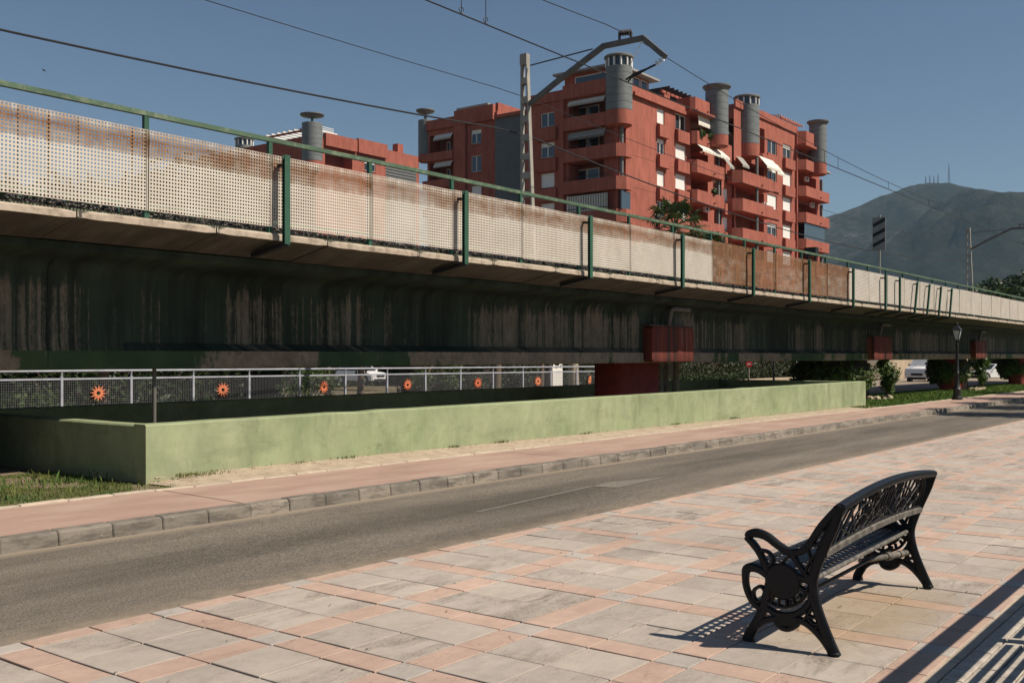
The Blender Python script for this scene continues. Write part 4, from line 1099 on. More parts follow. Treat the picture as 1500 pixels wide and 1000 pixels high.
# narrow strip of windows between the drums
lo = []
for (y0, y1) in ((276, 297), (318, 339)):
    o = (fx_(1061), fx_(1069), fz_(1065, y1), fz_(1065, y0), .2); lo.append(o)
facade(flat1, mapY(FYB+.2), fx_(1059.5), fx_(1075), GZ, fz_(1065, 210), lo)
for o in lo: window(flat1, mapY(FYB+.2), *o[:4], 'shutter')
awning(flat1, mapY(FYB+.2), fx_(1060), fx_(1067), fz_(1065, 231), 1.1, .9, 'awning_grey'); awning(flat1, mapY(FYB-.3), fx_(1074), fx_(1084), fz_(1079, 231), 1.0, .8, 'awning_grey')
for k in range(5):
    u = fx_(1066) + .8*k; s = MB(); s.bar((u, FYB+.8, 27.4), (u, FYB+4.0, 27.4), .12, .22); s.build('pergola_beam', M['pergola_wood'], flat1)
# right-hand block
XC0, XC1 = fx_(1075), fx_(1166); ops = []; wins = []
addcol(1124, 1138, [(206, 226, 'open', 0), (246, 266, 'third', 0), (285, 306, 'shutter', 0), (327, 346, 'third', 0), (367, 386, 'shutter', 0)], ops, wins)
addcol(1147, 1159, [(212, 232, 'third', 1), (253, 272, 'shutter', 1), (290, 309, 'shutter', 1), (330, 349, 'shutter', 1), (369, 388, 'shutter', 1)], ops, wins)
FLC = [at_Y(1100, y, FYB-.8).z for y in (217, 257, 297, 339, 381)]
for k in range(1, 5): ops.append((XC0+.4, fx_(1119), FLC[k]+.02, FLC[k-1]-1.25, 1.6))
ops.append((fx_(1113), fx_(1120), FLC[0]+.02, fz_(1116, 187), 1.2))
zC = fz_(1140, 178)
facade(flat1, mY, XC0, XC1, GZ, zC, ops)
for (o, st, bx) in wins:
    window(flat1, mY, *o[:4], st, box=bool(bx))
    if not bx: s = MB(); pbox(s, mY, o[0]-.1, o[1]+.5, o[2]-1.1, o[2]-.14, -.16, -.002); s.build('window_box', M['red_render'], flat1)
s = MB(); s.box(XC0, XC1, FYB-.2, FYB-.002, zC-.55, zC+.25); s.build('parapet', M['red_render'], flat1)
s = MB(); s.box(XC0+.6, XC1+6, FYB+.002, FYB+14, zC-1.6, zC-.1); s.build('wall', M['red_render'], flat1)
for k in range(0, 5):
    if k: balcony(flat1, at_Y(1078, 0, FYB-1).x, at_Y(1127, 0, FYB-1).x, FYB-1.5, FYB-.005, FLC[k]-1.3, FLC[k], 1.0); door_in(flat1, mY, XC0+2.5, XC0+3.8, FLC[k]-.8, FLC[k]+1.3, 1.6)
    else: balcony(flat1, fx_(1108), fx_(1127), FYB-.7, FYB-.005, FLC[k]-1.3, FLC[k], .3)
awning(flat1, mapY(FYB-.8), fx_(1101), fx_(1122), fz_(1110, 233), 1.2, 1.0, 'awning_white'); awning(flat1, mapY(FYB-.4), fx_(1123), fx_(1134), fz_(1129, 241), 1.2, .9, 'awning_white')
T3 = at_Y(1094, 100, FYB); tower(flat1, (T3.x, FYB), 1.32, at_Y(1094, 156, FYB).z, at_Y(1094, 213, FYB).z, at_Y(1094, 231, FYB).z, 'lantern')
s = MB(); s.tube([(T3.x+.1, FYB-1.1, GZ), (T3.x+.1, FYB-1.1, fz_(1094, 231))], .17, 10); s.build('column', M['grey_cap'], flat1, smooth=40)
# right-hand end stack
XE0, XE1 = fx_(1164), fx_(1204); ops = []
FLE = [at_Y(1185, y, FYB-.6).z for y in (197, 238, 276, 314, 352, 390)]
for k in range(1, 6): ops.append((XE0+.9, XE1-1.2, FLE[k]+.02, FLE[k-1]-1.3 if k > 1 else FLE[1]+2.0, 1.7))
facade(flat1, mapY(FYB+.3), XC1, XE1, GZ, zC-.3, ops)
s = MB(); s.box(XE1-.02, XE1, FYB+.302, FYB+14, GZ, zC-.3); s.build('wall', M['red_render'], flat1)
s = MB(); s.box(XC1-.3, XC1-.003, FYB-.25, FYB-.002, GZ, zC); s.build('pilaster', M['red_render'], flat1)
for k in range(6):
    balcony(flat1, XE0+.3, XE1-(2.6 if k < 2 else .4), FYB-1.1, FYB+.29, FLE[k]-(1.6 if k == 0 else 1.2), FLE[k], .9)
    if k:
        door_in(flat1, mapY(FYB+.3), XE1-4.2, XE1-2.6, FLE[k]-.8, FLE[k]+1.3, 1.7)
        s = MB(); s.box(XE1-1.3, XE1-1.0, FYB-.5, FYB-.2, FLE[k]+.003, FLE[k]+1.7); s.build('pillar', M['grey_cap'], flat1)
s = MB(); s.box(XE0, XE1-2.4, FYB-1.4, FYB+.3, FLE[0]-1.85, FLE[0]-1.61); s.build('cornice', M['red_render'], flat1)
s = MB(); s.box(XE0+.8, XE1-1.5, FYB-.9, FYB-.86, FLE[4]+.0, FLE[4]+1.9); s.build('balcony_glazing', M['glass_blue'], flat1)
T4 = at_Y(1198, 100, YT); tower(flat1, (T4.x, YT), 1.04, at_Y(1198, 185, YT).z, at_Y(1198, 240, YT).z, at_Y(1198, 256, YT).z, 'dish')
for k in range(10):
    u = fx_(1152) + .75*k; s = MB(); s.bar((u, FYB+.6, zC+1.2), (u, FYB+3.4, zC+1.6), .12, .2); s.build('pergola_beam', M['white_frame'], flat1)
s = MB(); s.bar((fx_(1151), FYB+.6, zC+1.0), (fx_(1180), FYB+.6, zC+1.0), .12, .2); s.box(fx_(1152), fx_(1152)+.3, FYB+.6, FYB+.8, zC-.2, zC+.9); s.build('pergola_frame', M['red_render'], flat1)
prismz([(fx_(1131), FYB+1), (fx_(1140), FYB+1), (fx_(1140), FYB+3), (fx_(1131), FYB+3)], zC-.1, zC+1.0).build('stair_head', M['red_render'], flat1)
# linking light well in grey and the shaded wing behind
s = MB(); s.box(XA0+5.2, XA0+9, YB, 64.8, GZ, at_X(745, 171, XA0+5.2).z); s.build('light_well_wall', M['grey_wall'], flat1)
s = MB(); s.box(XA0+5.0, XA0+9, YB, 64.8, at_X(745, 171, XA0+5.2).z+.002, at_X(745, 171, XA0+5.2).z+.35); s.build('parapet', M['red_render'], flat1)
s = MB(); s.box(XA0+.25, XA0+9, YB, YB+.02, GZ, zA-.2); s.build('wall', M['grey_wall'], flat1)

XD = 84.0; mD = mapX(XD)
flat2 = root('apartment_building', (XD, 70.0, -0.9), 'shaded dark red apartment wing with a flat disc on its grey drum', 'building')
dy = lambda px: at_X(px, 300, XD).y
dz_ = lambda px, py: at_X(px, py, XD).z
lo = []; lw = []
for (y0, y1, st) in ((190, 211, 'third'), (228, 252, 'open'), (272, 292, 'shutter')):
    o = (dy(705), dy(690), dz_(697, y1), dz_(697, y0), .2); lo.append(o); lw.append((o, st))
for (y0, y1) in ((197, 224), (237, 264), (277, 304)): lo.append((dy(666), dy(629), dz_(647, y1), dz_(647, y0), 1.7))
zD = dz_(690, 172)
facade(flat2, mD, dy(726), dy(626), GZ, zD, lo)
for (o, st) in lw: window(flat2, mD, *o[:4], st, box=False, glass='glass_blue')
for (a, b, h) in ((725, 668, 0.9), (667.5, 627, 0.35)): s = MB(); s.box(XD-.35, XD+.3, dy(a), dy(b), zD-.7, zD+h); s.build('parapet', M['red_render'], flat2)
s = MB(); s.box(XD-.3, XD-.003, dy(684), dy(667), GZ, zD-.7); s.build('pilaster', M['red_render'], flat2)
for (y0, y1) in ((224, 236), (264, 276), (304, 316)): s = MB(); s.box(XD-.5, XD-.004, dy(667), dy(623), dz_(645, y1), dz_(645, y0)); s.build('balcony', M['red_render'], flat2)
for (y0) in (200, 240): awning(flat2, mD, dy(664), dy(638), dz_(650, y0-3), .45, .4, 'awning_white'); door_in(flat2, mD, dy(645), dy(640), dz_(645, y0+24), dz_(645, y0+4), 1.7)
s = MB(); s.box(XD+.3, XD+14, dy(726), dy(614), zD-.6, zD-.4); s.build('roof', M['roof_slab'], flat2)
s = MB(); s.box(XD+.002, XD+14, dy(726)-.2, dy(726)-.002, GZ, zD+.2); s.build('wall', M['red_render'], flat2)
s = MB(); s.box(XD+2, XD+9, dy(700), dy(664), zD-.4, zD+1.35); s.build('penthouse', M['red_render'], flat2)
s = MB(); s.box(XD+1.2, XD+9.8, dy(704), dy(658), zD+1.36, zD+1.6); s.build('penthouse_roof', M['roof_slab'], flat2)
s = MB(); s.box(XD+.2, XD+6, dy(728), dy(724), zD-.3, zD+1.1); s.build('roof_wall', M['red_render'], flat2)
tower(flat2, (XD+.35, dy(620)), 0.80, dz_(620, 176), dz_(620, 227), dz_(620, 236), 'disc')

YE = 98.0; mE = mapY(YE)
flat3 = root('apartment_building', (88.8, YE, -0.9), 'far low-looking red block with grey drum seen over the panels at left', 'building')
ex = lambda px: at_Y(px, 300, YE).x
ez = lambda px, py: at_Y(px, py, YE).z
E0x = ex(462); zE = ez(480, 196)
ops = [(ex(476), ex(516), ez(496, 245), ez(496, 220), 1.7)]
wn_ = (ex(534), ex(550), ez(542, 251), ez(542, 236), .2); ops.append(wn_)
for px0, px1 in ((575, 583), (591, 600)): pass
facade(flat3, mE, E0x, ex(565), GZ, zE-.7, ops); window(flat3, mE, *wn_[:4], 'third', box=False)
for (a, b, h) in ((475, 521, 0.0), (523, 565, .25)): s = MB(); s.box(ex(a), ex(b), YE-.35, YE+.3, zE-1.6, zE+h); s.build('parapet', M['red_render'], flat3)
s = MB(); s.box(E0x-.02, E0x, YE+.002, YE+24, GZ, zE-.4); s.build('wall', M['red_render'], flat3)
s = MB(); s.box(ex(565)+.01, ex(614), YE+.6, YE+.8, GZ, ez(590, 243)); s.build('louvred_wall', M['grey_wall'], flat3)
for k in range(14):
    s = MB(); z = ez(590, 243) - .4*k; s.box(ex(566), ex(614), YE+.52, YE+.598, z-.30, z-.04); s.build('louvre', M['grey_cap'], flat3)
s = MB(); s.box(ex(565)+.01, ex(620), YE+.81, YE+8, GZ, ez(590, 222)); s.build('wall', M['red_render'], flat3)
s = MB(); s.box(ex(598), ex(606), YE+2, YE+3, ez(600, 222), ez(600, 208)); s.build('chimney', M['red_render'], flat3)
s = MB(); s.box(E0x+.3, ex(565), YE+.31, YE+23, zE-1.3, zE-1.1); s.build('roof', M['roof_slab'], flat3)
tower(flat3, (ex(458), YE+.1), 1.28, ez(458, 181), ez(458, 237), ez(458, 244), 'disc')
for k in range(9):
    u = YE + 1.4 + 1.1*k; s = MB(); s.bar((E0x-.4, u, zE+.55), (E0x+5, u, zE+.55), .14, .2); s.build('pergola_beam', M['white_frame'], flat3)
s = MB(); s.box(E0x-.2, E0x, YE+1, YE+11, zE+.2, zE+.44); s.build('pergola_frame', M['red_render'], flat3)
for k in range(7):
    s = MB(); z = zE + .3 + .22*k; s.bar((ex(474), YE+3, z), (ex(512), YE+3, z), .05, .08); s.build('roof_slat', M['white_frame'], flat3)
p3 = at_X(357, 214, E0x+.8); tower(flat3, (E0x+.9, p3.y), 1.2, p3.z, p3.z-4, p3.z-5, 'lantern')

# small clutter on the sunny front
for (px, py) in ((1116, 300), (1042, 262), (1178, 262), (1186, 300), (1030, 306)):
    p = at_Y(px, py, FYB-.02); s = MB(); s.cbox(p.x, p.x+.8, FYB-.32, FYB-.02, p.z-.3, p.z+.25, .02); f = s.build('air_conditioner', M['white_frame'], flat1)
    s = MB(); s.tube([(p.x+.32, FYB-.325, p.z), (p.x+.32, FYB-.34, p.z)], .22, 14); s.build('fan_grille', M['dark_metal'], f)

# ================================================================== mountain
ridge = [(-900, 470), (300, 470), (700, 420), (1000, 372), (1120, 345), (1195, 322), (1215, 316), (1260, 301), (1288, 286), (1300, 284), (1330, 273), (1352, 267), (1385, 267), (1400, 270), (1430, 277), (1465, 281), (1500, 281), (1600, 288), (1750, 300), (1950, 330), (2300, 400), (2800, 470)]
def ridge_y(px):
    for (a, ya), (b, yb) in zip(ridge[:-1], ridge[1:]):
        if a <= px <= b: return ya + (yb-ya)*(px-a)/(b-a)
    return 500
DR = 3600.0
fw = Vector((CT, ST, 0)); rt_ = Vector((ST, -CT, 0))
s = MB(); NA, ND = 420, 150
for i in range(NA+1):
    r = -2600 + 7000*i/NA
    px = 750 + FPX*r/DR; H = (HZ - ridge_y(px))*DR/FPX
    for j in range(ND+1):
        d = 1500 + 3900*j/ND
        t = (d-1500)/2100.0
        if t <= 1: prof_ = (0.5-0.5*math.cos(math.pi*min(1, t)))**0.80
        else: prof_ = max(0.0, 1 - ((d-DR)/1900.0)**1.4*0.9)
        w = 4*t*(1-t) if 0 < t < 1 else 0
        p = fw*d + rt_*r
        nz_ = noise.fractal((p.x*0.0016, p.y*0.0016, 1.7), 0.9, 2.1, 6)*150*w + noise.fractal((p.x*0.006, p.y*0.006, 4.1), 1.0, 2.0, 4)*30*w
        rl = abs(noise.noise((p.x*0.0022, p.y*0.0022, 7.0)))*130*w
        sm = noise.fractal((p.x*.02, p.y*.02, 2.0), 1.0, 2.0, 3)*5
        hz = max(-30.0, H*prof_ + nz_ - rl + sm*(1 if t > .05 else 0)) - (25 if t < 0.02 else 0)
        cap_ = (HZ - ridge_y(750 + FPX*r/d))*d/FPX + noise.fractal((p.x*.012, p.y*.012, 8.0), .8, 2.1, 4)*9 - 3
        s.v.append((p.x, p.y, hz if t > 1 else min(hz, max(cap_, -20))))
for i in range(NA):
    for j in range(ND): s.f.append((i*(ND+1)+j, (i+1)*(ND+1)+j, (i+1)*(ND+1)+j+1, i*(ND+1)+j+1))
tag(s.build('hill', M['hillside'], smooth=True), kind='structure')
def hill_top(px): return at_d(px, ridge_y(px), DR - 10)
for (px, h, lab) in ((1390, 62, 'tallest lattice radio mast on the mountain summit'), (1374, 26, 'second tallest radio mast, next left of the tallest on the summit'), (1368, 18, 'short radio mast in the middle of the summit cluster'), (1362, 20, 'slim radio mast second from the left on the summit'), (1356, 17, 'leftmost radio mast on the mountain summit')):
    p = hill_top(px); s = MB(); w = 3.2 if h > 40 else 1.8; p.z -= 6; h += 8
    for (a, b) in ((-1, -1), (1, -1), (1, 1), (-1, 1)): s.tube([(p.x+a*w, p.y+b*w, p.z), (p.x+a*.4, p.y+b*.4, p.z+h)], .55, 4)
    n = int(h/6)
    for k in range(n):
        q = 1 - k/n; s.tube([(p.x-w*q, p.y-w*q, p.z+h*k/n), (p.x+w*q, p.y-w*q, p.z+h*(k+.9)/n)], .3, 4)
    s.tube([(p.x, p.y, p.z+h*.9), (p.x, p.y, p.z+h*1.12)], .35, 4)
    tag(s.build('radio_mast', M['dark_metal'], origin=p), lab, 'radio mast', 'radio masts on the summit')

# ================================================================== planting
def leaves(s, c, rad, n, size, r, shell=0.55, flat=1.0):
    for _ in range(n):
        while True:
            d = Vector((r.gauss(0, 1), r.gauss(0, 1), r.gauss(0, 1)))
            if d.length > .1: break
        d.normalize(); k = (shell + (1-shell)*r.random())*r.uniform(.8, 1.12)
        p = Vector((c[0]+d.x*rad[0]*k, c[1]+d.y*rad[1]*k, c[2]+d.z*rad[2]*k))
        a = (d + Vector((r.uniform(-1, 1), r.uniform(-1, 1), r.uniform(-.6, 1)))*.9).normalized(); u = a.orthogonal().normalized()
        u = (u*math.cos(q := r.uniform(0, 6.28)) + a.cross(u)*math.sin(q)); v = a.cross(u); z = size*r.uniform(.6, 1.4)
        b = len(s.v)
        s.v += [tuple(p-u*z), tuple(p+v*z*.5), tuple(p+u*z), tuple(p-v*z*.5)]; s.f.append((b, b+1, b+2, b+3))
def tree(x, y, zb, h, cr, label, mat='leaf_dark', seed=0, n=2600, leaf=.16, trunk_h=.35, group=None, name='tree', tm='bark'):
    r = random.Random(seed); t = root(name, (x, y, zb), label, 'tree', group)
    s = MB(); top = zb + h*.72; tr_ = max(.08, h*.022)
    pts = [(x + r.uniform(-.03, .03)*h*k/4, y + r.uniform(-.03, .03)*h*k/4, zb - .1 + (top-zb)*k/4) for k in range(5)]
    s.tube(pts, [tr_*(1.25, 1, .85, .6, .3)[k] for k in range(5)], 8)
    cl = []
    nc = 13
    for k in range(nc):
        a = k*2.4 + r.uniform(-.4, .4); zz = zb + h*(trunk_h + (1-trunk_h)*(.12 + .80*(k+.5)/nc)); u = (zz-zb)/h
        rr = cr*math.sqrt(max(.05, 1-((u-trunk_h)/(1-trunk_h)-.42)**2/.42))*r.uniform(.35, .8)
        if k == nc-1: rr *= .2
        c = (x + rr*math.cos(a), y + rr*math.sin(a), zz); cl.append(c)
        k0 = r.choice(pts[1:4]); s.tube([k0, ((k0[0]+c[0])/2, (k0[1]+c[1])/2, (k0[2]+c[2])/2 + .05*h*.5), c], [tr_*.45, tr_*.3, tr_*.12], 5)
    s.build('trunk', M[tm], t, smooth=50)
    s = MB()
    for c in cl: q = cr*r.uniform(.38, .58); leaves(s, c, (q, q, q*r.uniform(.7, .95)), n//nc, leaf, r)
    s.build('crown', M[mat], t); return t
G1 = 'trees behind the viaduct'
spec = [(14, 31, 6.6, 2.6), (21, 35, 6.8, 2.8), (27.5, 30, 6.0, 2.4), (35, 36, 7.2, 2.9), (43, 39, 6.6, 2.7), (52, 37, 7.0, 2.8)]
for i, (x, y, h, c) in enumerate(spec):
    tree(x, y, land(x, y), h, c, ('shady tree behind the leftmost panels of the sun railing', 'shady tree behind the second sun ornament', 'shady tree left of the white hatchback under the girder', 'shady tree just right of the white hatchback', 'shady tree behind the middle of the sun railing', 'shady tree behind the right end of the sun railing')[i], 'leaf_dark', 20+i, 3200, .17, .28, G1)
spec = []
for (px, py, d_, c) in ((20, 262, 52, 3.6), (85, 266, 55, 3.8), (150, 268, 54, 3.6), (205, 262, 56, 3.6), (262, 236, 58, 4.0), (318, 240, 60, 4.0), (-45, 262, 52, 3.4)):
    p = at_d(px, py, d_); spec.append((p.x, p.y, p.z - land(p.x, p.y), c))
for i, (x, y, h, c) in enumerate(spec):
    tree(x, y, land(x, y), h, c, 'tall dark tree seen only through the holes of the left panels', 'leaf_dark', 40+i, 3000, .30, .2, 'trees behind the left panels')
# wooded rise at the far right
for i, (px, py, d, w) in enumerate(((1412, 428, 150, 3.6), (1432, 418, 160, 4.6), (1455, 406, 165, 5.2), (1478, 402, 170, 5.0), (1500, 400, 165, 5.4), (1525, 405, 170, 5.0), (1443, 432, 130, 3.6), (1468, 428, 128, 4.0), (1492, 424, 126, 4.2), (1388, 440, 140, 3.0), (1395, 424, 175, 4.0))):
    p = at_d(px, py, d); h = p.z - land(p.x, p.y)
    labs = ('small dark tree just left of the distant mast foot', 'dark tree right behind the distant mast foot', 'broad dark tree first right of the distant mast', 'broad dark tree second right of the distant mast', 'tall dark tree at the right edge under the mountain', 'dark tree cut by the right edge under the mountain', 'low front tree right of the distant mast', 'lighter green low tree in front of the dark wood', 'low front tree at the right edge', 'lowest dark tree left of the distant mast', 'back tree left of the distant mast')
    tree(p.x, p.y, land(p.x, p.y), h, w, labs[i], 'leaf_dark' if i != 7 else 'leaf_mid', 60+i, 2600, .42, .05, 'trees under the mountain')
# street trees on the near side, right of the view, shading the road
for i, (x, y, h, c) in enumerate(((33.2, 3.3, 5.6, 1.9), (38.2, 3.6, 5.8, 2.0), (43.5, 4.2, 6.0, 2.2), (49.5, 5.0, 6.0, 2.3))):
    tree(x, y, gz(x), h, c, 'street tree at the right, known by its shade on the road', 'leaf_mid', 80+i, 2400, .14, .35, 'street trees along the plaza')
# fan palm before the flats
pc = at_d(987, 330, 60.0); pr = root('fan_palm', (pc.x, pc.y, land(pc.x, pc.y)), 'fan palm rising above the panels before the terracotta block', 'palm')
s = MB(); s.tube([(pc.x, pc.y, land(pc.x, pc.y)-.1), (pc.x+.1, pc.y, 5), (pc.x, pc.y, pc.z-.3)], [.28, .22, .2], 10); s.build('trunk', M['bark'], pr, smooth=50)
r = random.Random(4)
for k in range(34):
    a = k*2.399; el = R(75 - 120*(k/34)); L = r.uniform(1.05, 1.45); dv = Vector((math.cos(a)*math.cos(el), math.sin(a)*math.cos(el), math.sin(el)))
    b0 = Vector((pc.x, pc.y, pc.z-.2)); tip = b0 + dv*L + Vector((0, 0, -.12*math.cos(el)))
    s = MB(); s.tube([b0, b0 + dv*L*.55 + Vector((0, 0, .08)), tip], [.03, .025, .015], 5)
    sd = dv.cross(Vector((0, 0, 1))); sd = sd.normalized() if sd.length > .1 else Vector((1, 0, 0)); up = sd.cross(dv)
    for q in range(-8, 9):
        an = R(q*13); dr_ = (dv*math.cos(an) + sd*math.sin(an)).normalized(); l2 = r.uniform(.75, 1.1)*(1-.02*abs(q))
        w = .052; e = tip + dr_*l2*.55; e2 = tip + dr_*l2 + Vector((0, 0, -.22 - .1*abs(math.sin(an)))); n2 = dr_.cross(up).normalized()
        b = len(s.v); s.v += [tuple(tip), tuple(e+n2*w), tuple(e2), tuple(e-n2*w)]; s.f.append((b, b+1, b+2, b+3))
    s.build('frond', M['leaf_palm'], pr)
# hedges and background under the viaduct
def hedge(x0, x1, y, w, z0, z1, label, mat, n, seed, leaf=.10):
    r = random.Random(seed); t = root('hedge', ((x0+x1)/2, y, z0), label, 'hedge')
    MB().box(x0, x1, y-w*.35, y+w*.35, z0-.2, z1-.25).build('branches', M['ivy_stem'], t)
    s = MB()
    for _ in range(n):
        x = r.uniform(x0-.2, x1+.2); f = r.random(); bump_ = noise.noise((x*.9, 2.0, seed))*.22
        if f < .62: p = (x, y - w*.45 - r.random()*.22 + bump_*.4, r.uniform(z0, z1+bump_))
        elif f < .9: p = (x, y + r.uniform(-w*.5, w*.5), z1 - .25 + r.random()*.3 + bump_)
        else: p = (r.choice((x0, x1)) + r.uniform(-.25, .25), y + r.uniform(-w*.5, w*.5), r.uniform(z0, z1))
        leaves(s, p, (.02, .02, .02), 1, leaf, r)
    s.build('foliage', M[mat], t); return t
def gp(px, d): 
    p = at_d(px, 520, d); return p.x, p.y
hx, hy = 44.0, 31.0
z0 = land(60, 31)
hedge(56, 92, 31.5, 1.4, z0+.35, z0+3.2, 'clipped dark hedge above a stone kerb wall behind the middle span', 'leaf_dark', 15000, 3, .10)
s = MB(); s.cbox(55.5, 92, 30.0, 30.5, z0-.3, z0+.55, .04); tag(s.build('retaining_wall', M['far_wall'], origin=(70, 30.2, z0)), 'low tan stone wall at the foot of the clipped hedge', 'wall')
hedge(-6, 34, 42, 2.5, land(20, 42), land(20, 42)+3.2, 'long dark hedge closing the view far under the left girder', 'leaf_dark', 16000, 5, .17)
hedge(47, 78, 44, 2.0, land(60, 44), land(60, 44)+3.4, 'dark hedge behind the right half of the sun railing', 'leaf_dark', 9000, 8, .14)
hedge(57, 77, 69, 2.4, land(60, 69), land(60, 69)+3.4, 'dark hedge right behind the white hatchback', 'leaf_dark', 6000, 9, .16)
hedge(36.2, 44, 20.3, .7, land(40, 20.3), .72, 'low bright planting on top of the far pit wall', 'leaf_mid', 2000, 6, .05)
def shrub(px, py, d, w, h, label, mat, seed, n=900, leaf=.07):
    p = at_d(px, py, d); zb = land(p.x, p.y); t = root('shrub', (p.x, p.y, zb), label, 'shrub'); r = random.Random(seed); s = MB(); m_ = MB()
    for k in range(8):
        a = r.uniform(0, 6.28); e = (p.x + w*.6*math.cos(a), p.y + w*.6*math.sin(a), zb + h*r.uniform(.5, .95)); m_.tube([(p.x, p.y, zb-.05), e], [.03, .01], 5)
        leaves(s, e, (w*.45, w*.45, h*.3), n//8, leaf, r, .2)
    m_.build('stem', M['ivy_stem'], t); s.build('foliage', M[mat], t)
shrub(446, 565, 33, 1.3, 1.3, 'feathery green shrub behind the railing left of the white car', 'leaf_mid', 1, 1500)
shrub(640, 560, 46, 1.5, 1.5, 'round bush behind the railing right of the white car', 'leaf_mid', 2, 1200)
shrub(40, 560, 32, 1.0, .9, 'low olive bush at far left behind the railing', 'leaf_mid', 3, 1000)
for i, (px, d, w, lab, mt) in enumerate(((727, 40, .16, 'mossy tree trunk seen between the middle railing posts', 'bark'), (841, 46, .24, 'stout pale palm trunk near the right end of the railing', 'pale_trunk'), (792, 42, .10, 'slim trunk left of the stout pale palm trunk', 'bark'), (968, 30, .08, 'leftmost of three slim trunks beside the first pier', 'pale_trunk'), (977, 30.5, .08, 'middle of three slim trunks beside the first pier', 'pale_trunk'), (990, 30, .10, 'rightmost of three slim trunks beside the first pier', 'pale_trunk'))):
    p = at_d(px, 520, d); zb = land(p.x, p.y); t = root('tree', (p.x, p.y, zb), lab, 'tree'); r = random.Random(i)
    s = MB(); s.tube([(p.x, p.y, zb-.1), (p.x+r.uniform(-.1, .1), p.y, zb+1.5), (p.x+r.uniform(-.2, .2), p.y, zb+4.2)], [w*1.15, w, w*.75], 9); s.build('trunk', M[mt], t, smooth=50)
    s = MB()
    for k in range(7):
        a = r.uniform(0, 6.28); leaves(s, (p.x + .9*math.cos(a), p.y + .9*math.sin(a), zb + 4.0 + r.uniform(-.5, .9)), (.9, .9, .6), 170, .13, r)
    s.build('crown', M['leaf_dark'], t)
# ivy on the piers and stones round their feet
for k, (X, lab) in enumerate(((37.2, 'leafy climber smothering the second pier'), (51.7, 'dark round climber on the third pier beside the lamp post'), (66.5, 'climber on the farthest pier at the right edge'))):
    t = root('ivy', (X, 12.9, gz(X)), lab, 'climber'); r = random.Random(90+k); s = MB()
    leaves(s, (X-.1-(.35 if k == 0 else 0), 13.1+(.2 if k == 0 else 0), .85), (1.75, 1.5, .85) if k == 0 else (1.35, .95, .75), 3400, .085, r, .75); [leaves(s, (X+.95+r.uniform(-.28, .28), 11.85+r.uniform(-.2, .2), zz), (q_, q_*.9, q_), 300, .07, r, .2) for zz, q_ in ((.35, .16), (.55, .30), (.75, .34), (.95, .42), (1.15, .36), (1.28, .3))]
    leaves(s, (X-.5, 14.0, .9) if k == 0 else (X, 13.7, .9), (1.0, 1.0, .8) if k == 0 else (.85, .45, .75), 1400, .085, r, .7)
    s.build('foliage', M['leaf_ivy'], t); m_ = MB()
    for q in range(7): 
        a = r.uniform(-.9, .9); m_.tube([(X+a, 12.42, gz(X)), (X+a+r.uniform(-.2, .2), 12.40, .5), (X+a+r.uniform(-.3, .3), 12.42, 1.3)], [.03, .025, .015], 5)
    kk = 1.38 if k == 0 else 1.0; m_.lathe((X-.1-.35*(kk-1)*2.6, 13.15+.2*(kk-1)*2.6, .2), [(.3*kk, 0), (.75*kk, .2), (.95*kk, .6), (.95*kk, 1.0), (.85*kk, 1.20)], 12)
    m_.tube([(X+1.12, 11.9, gz(X)), (X+1.15, 11.9, .5), (X+1.0, 11.95, 1.2)], .035, 6)
    m_.build('stem', M['ivy_stem'], t)
    for q in range(14):
        a = r.uniform(-.5, 1.5); st_ = MB(); c = Vector((X+a+.2, 12.2 - r.uniform(0, .45), gz(X)+KH+.02)); q_ = r.uniform(.07, .15); b = len(st_.v)
        st_.lathe((c.x, c.y, c.z-.04), [(q_*.7, 0), (q_, q_*.4), (q_*.8, q_*.9), (q_*.3, q_*1.15)], 7)
        for i_ in range(len(st_.v)): v = st_.v[i_]; st_.v[i_] = (v[0]+r.uniform(-.02, .02), v[1]+r.uniform(-.02, .02), v[2]+r.uniform(-.015, .015))
        tag(st_.build('border_stone', M['stone_rock'], origin=c), 'rough tan stone edging the foot of the %s ivy covered pier' % ('first', 'second', 'farthest')[k], 'stone', 'stones round the ivy covered piers')

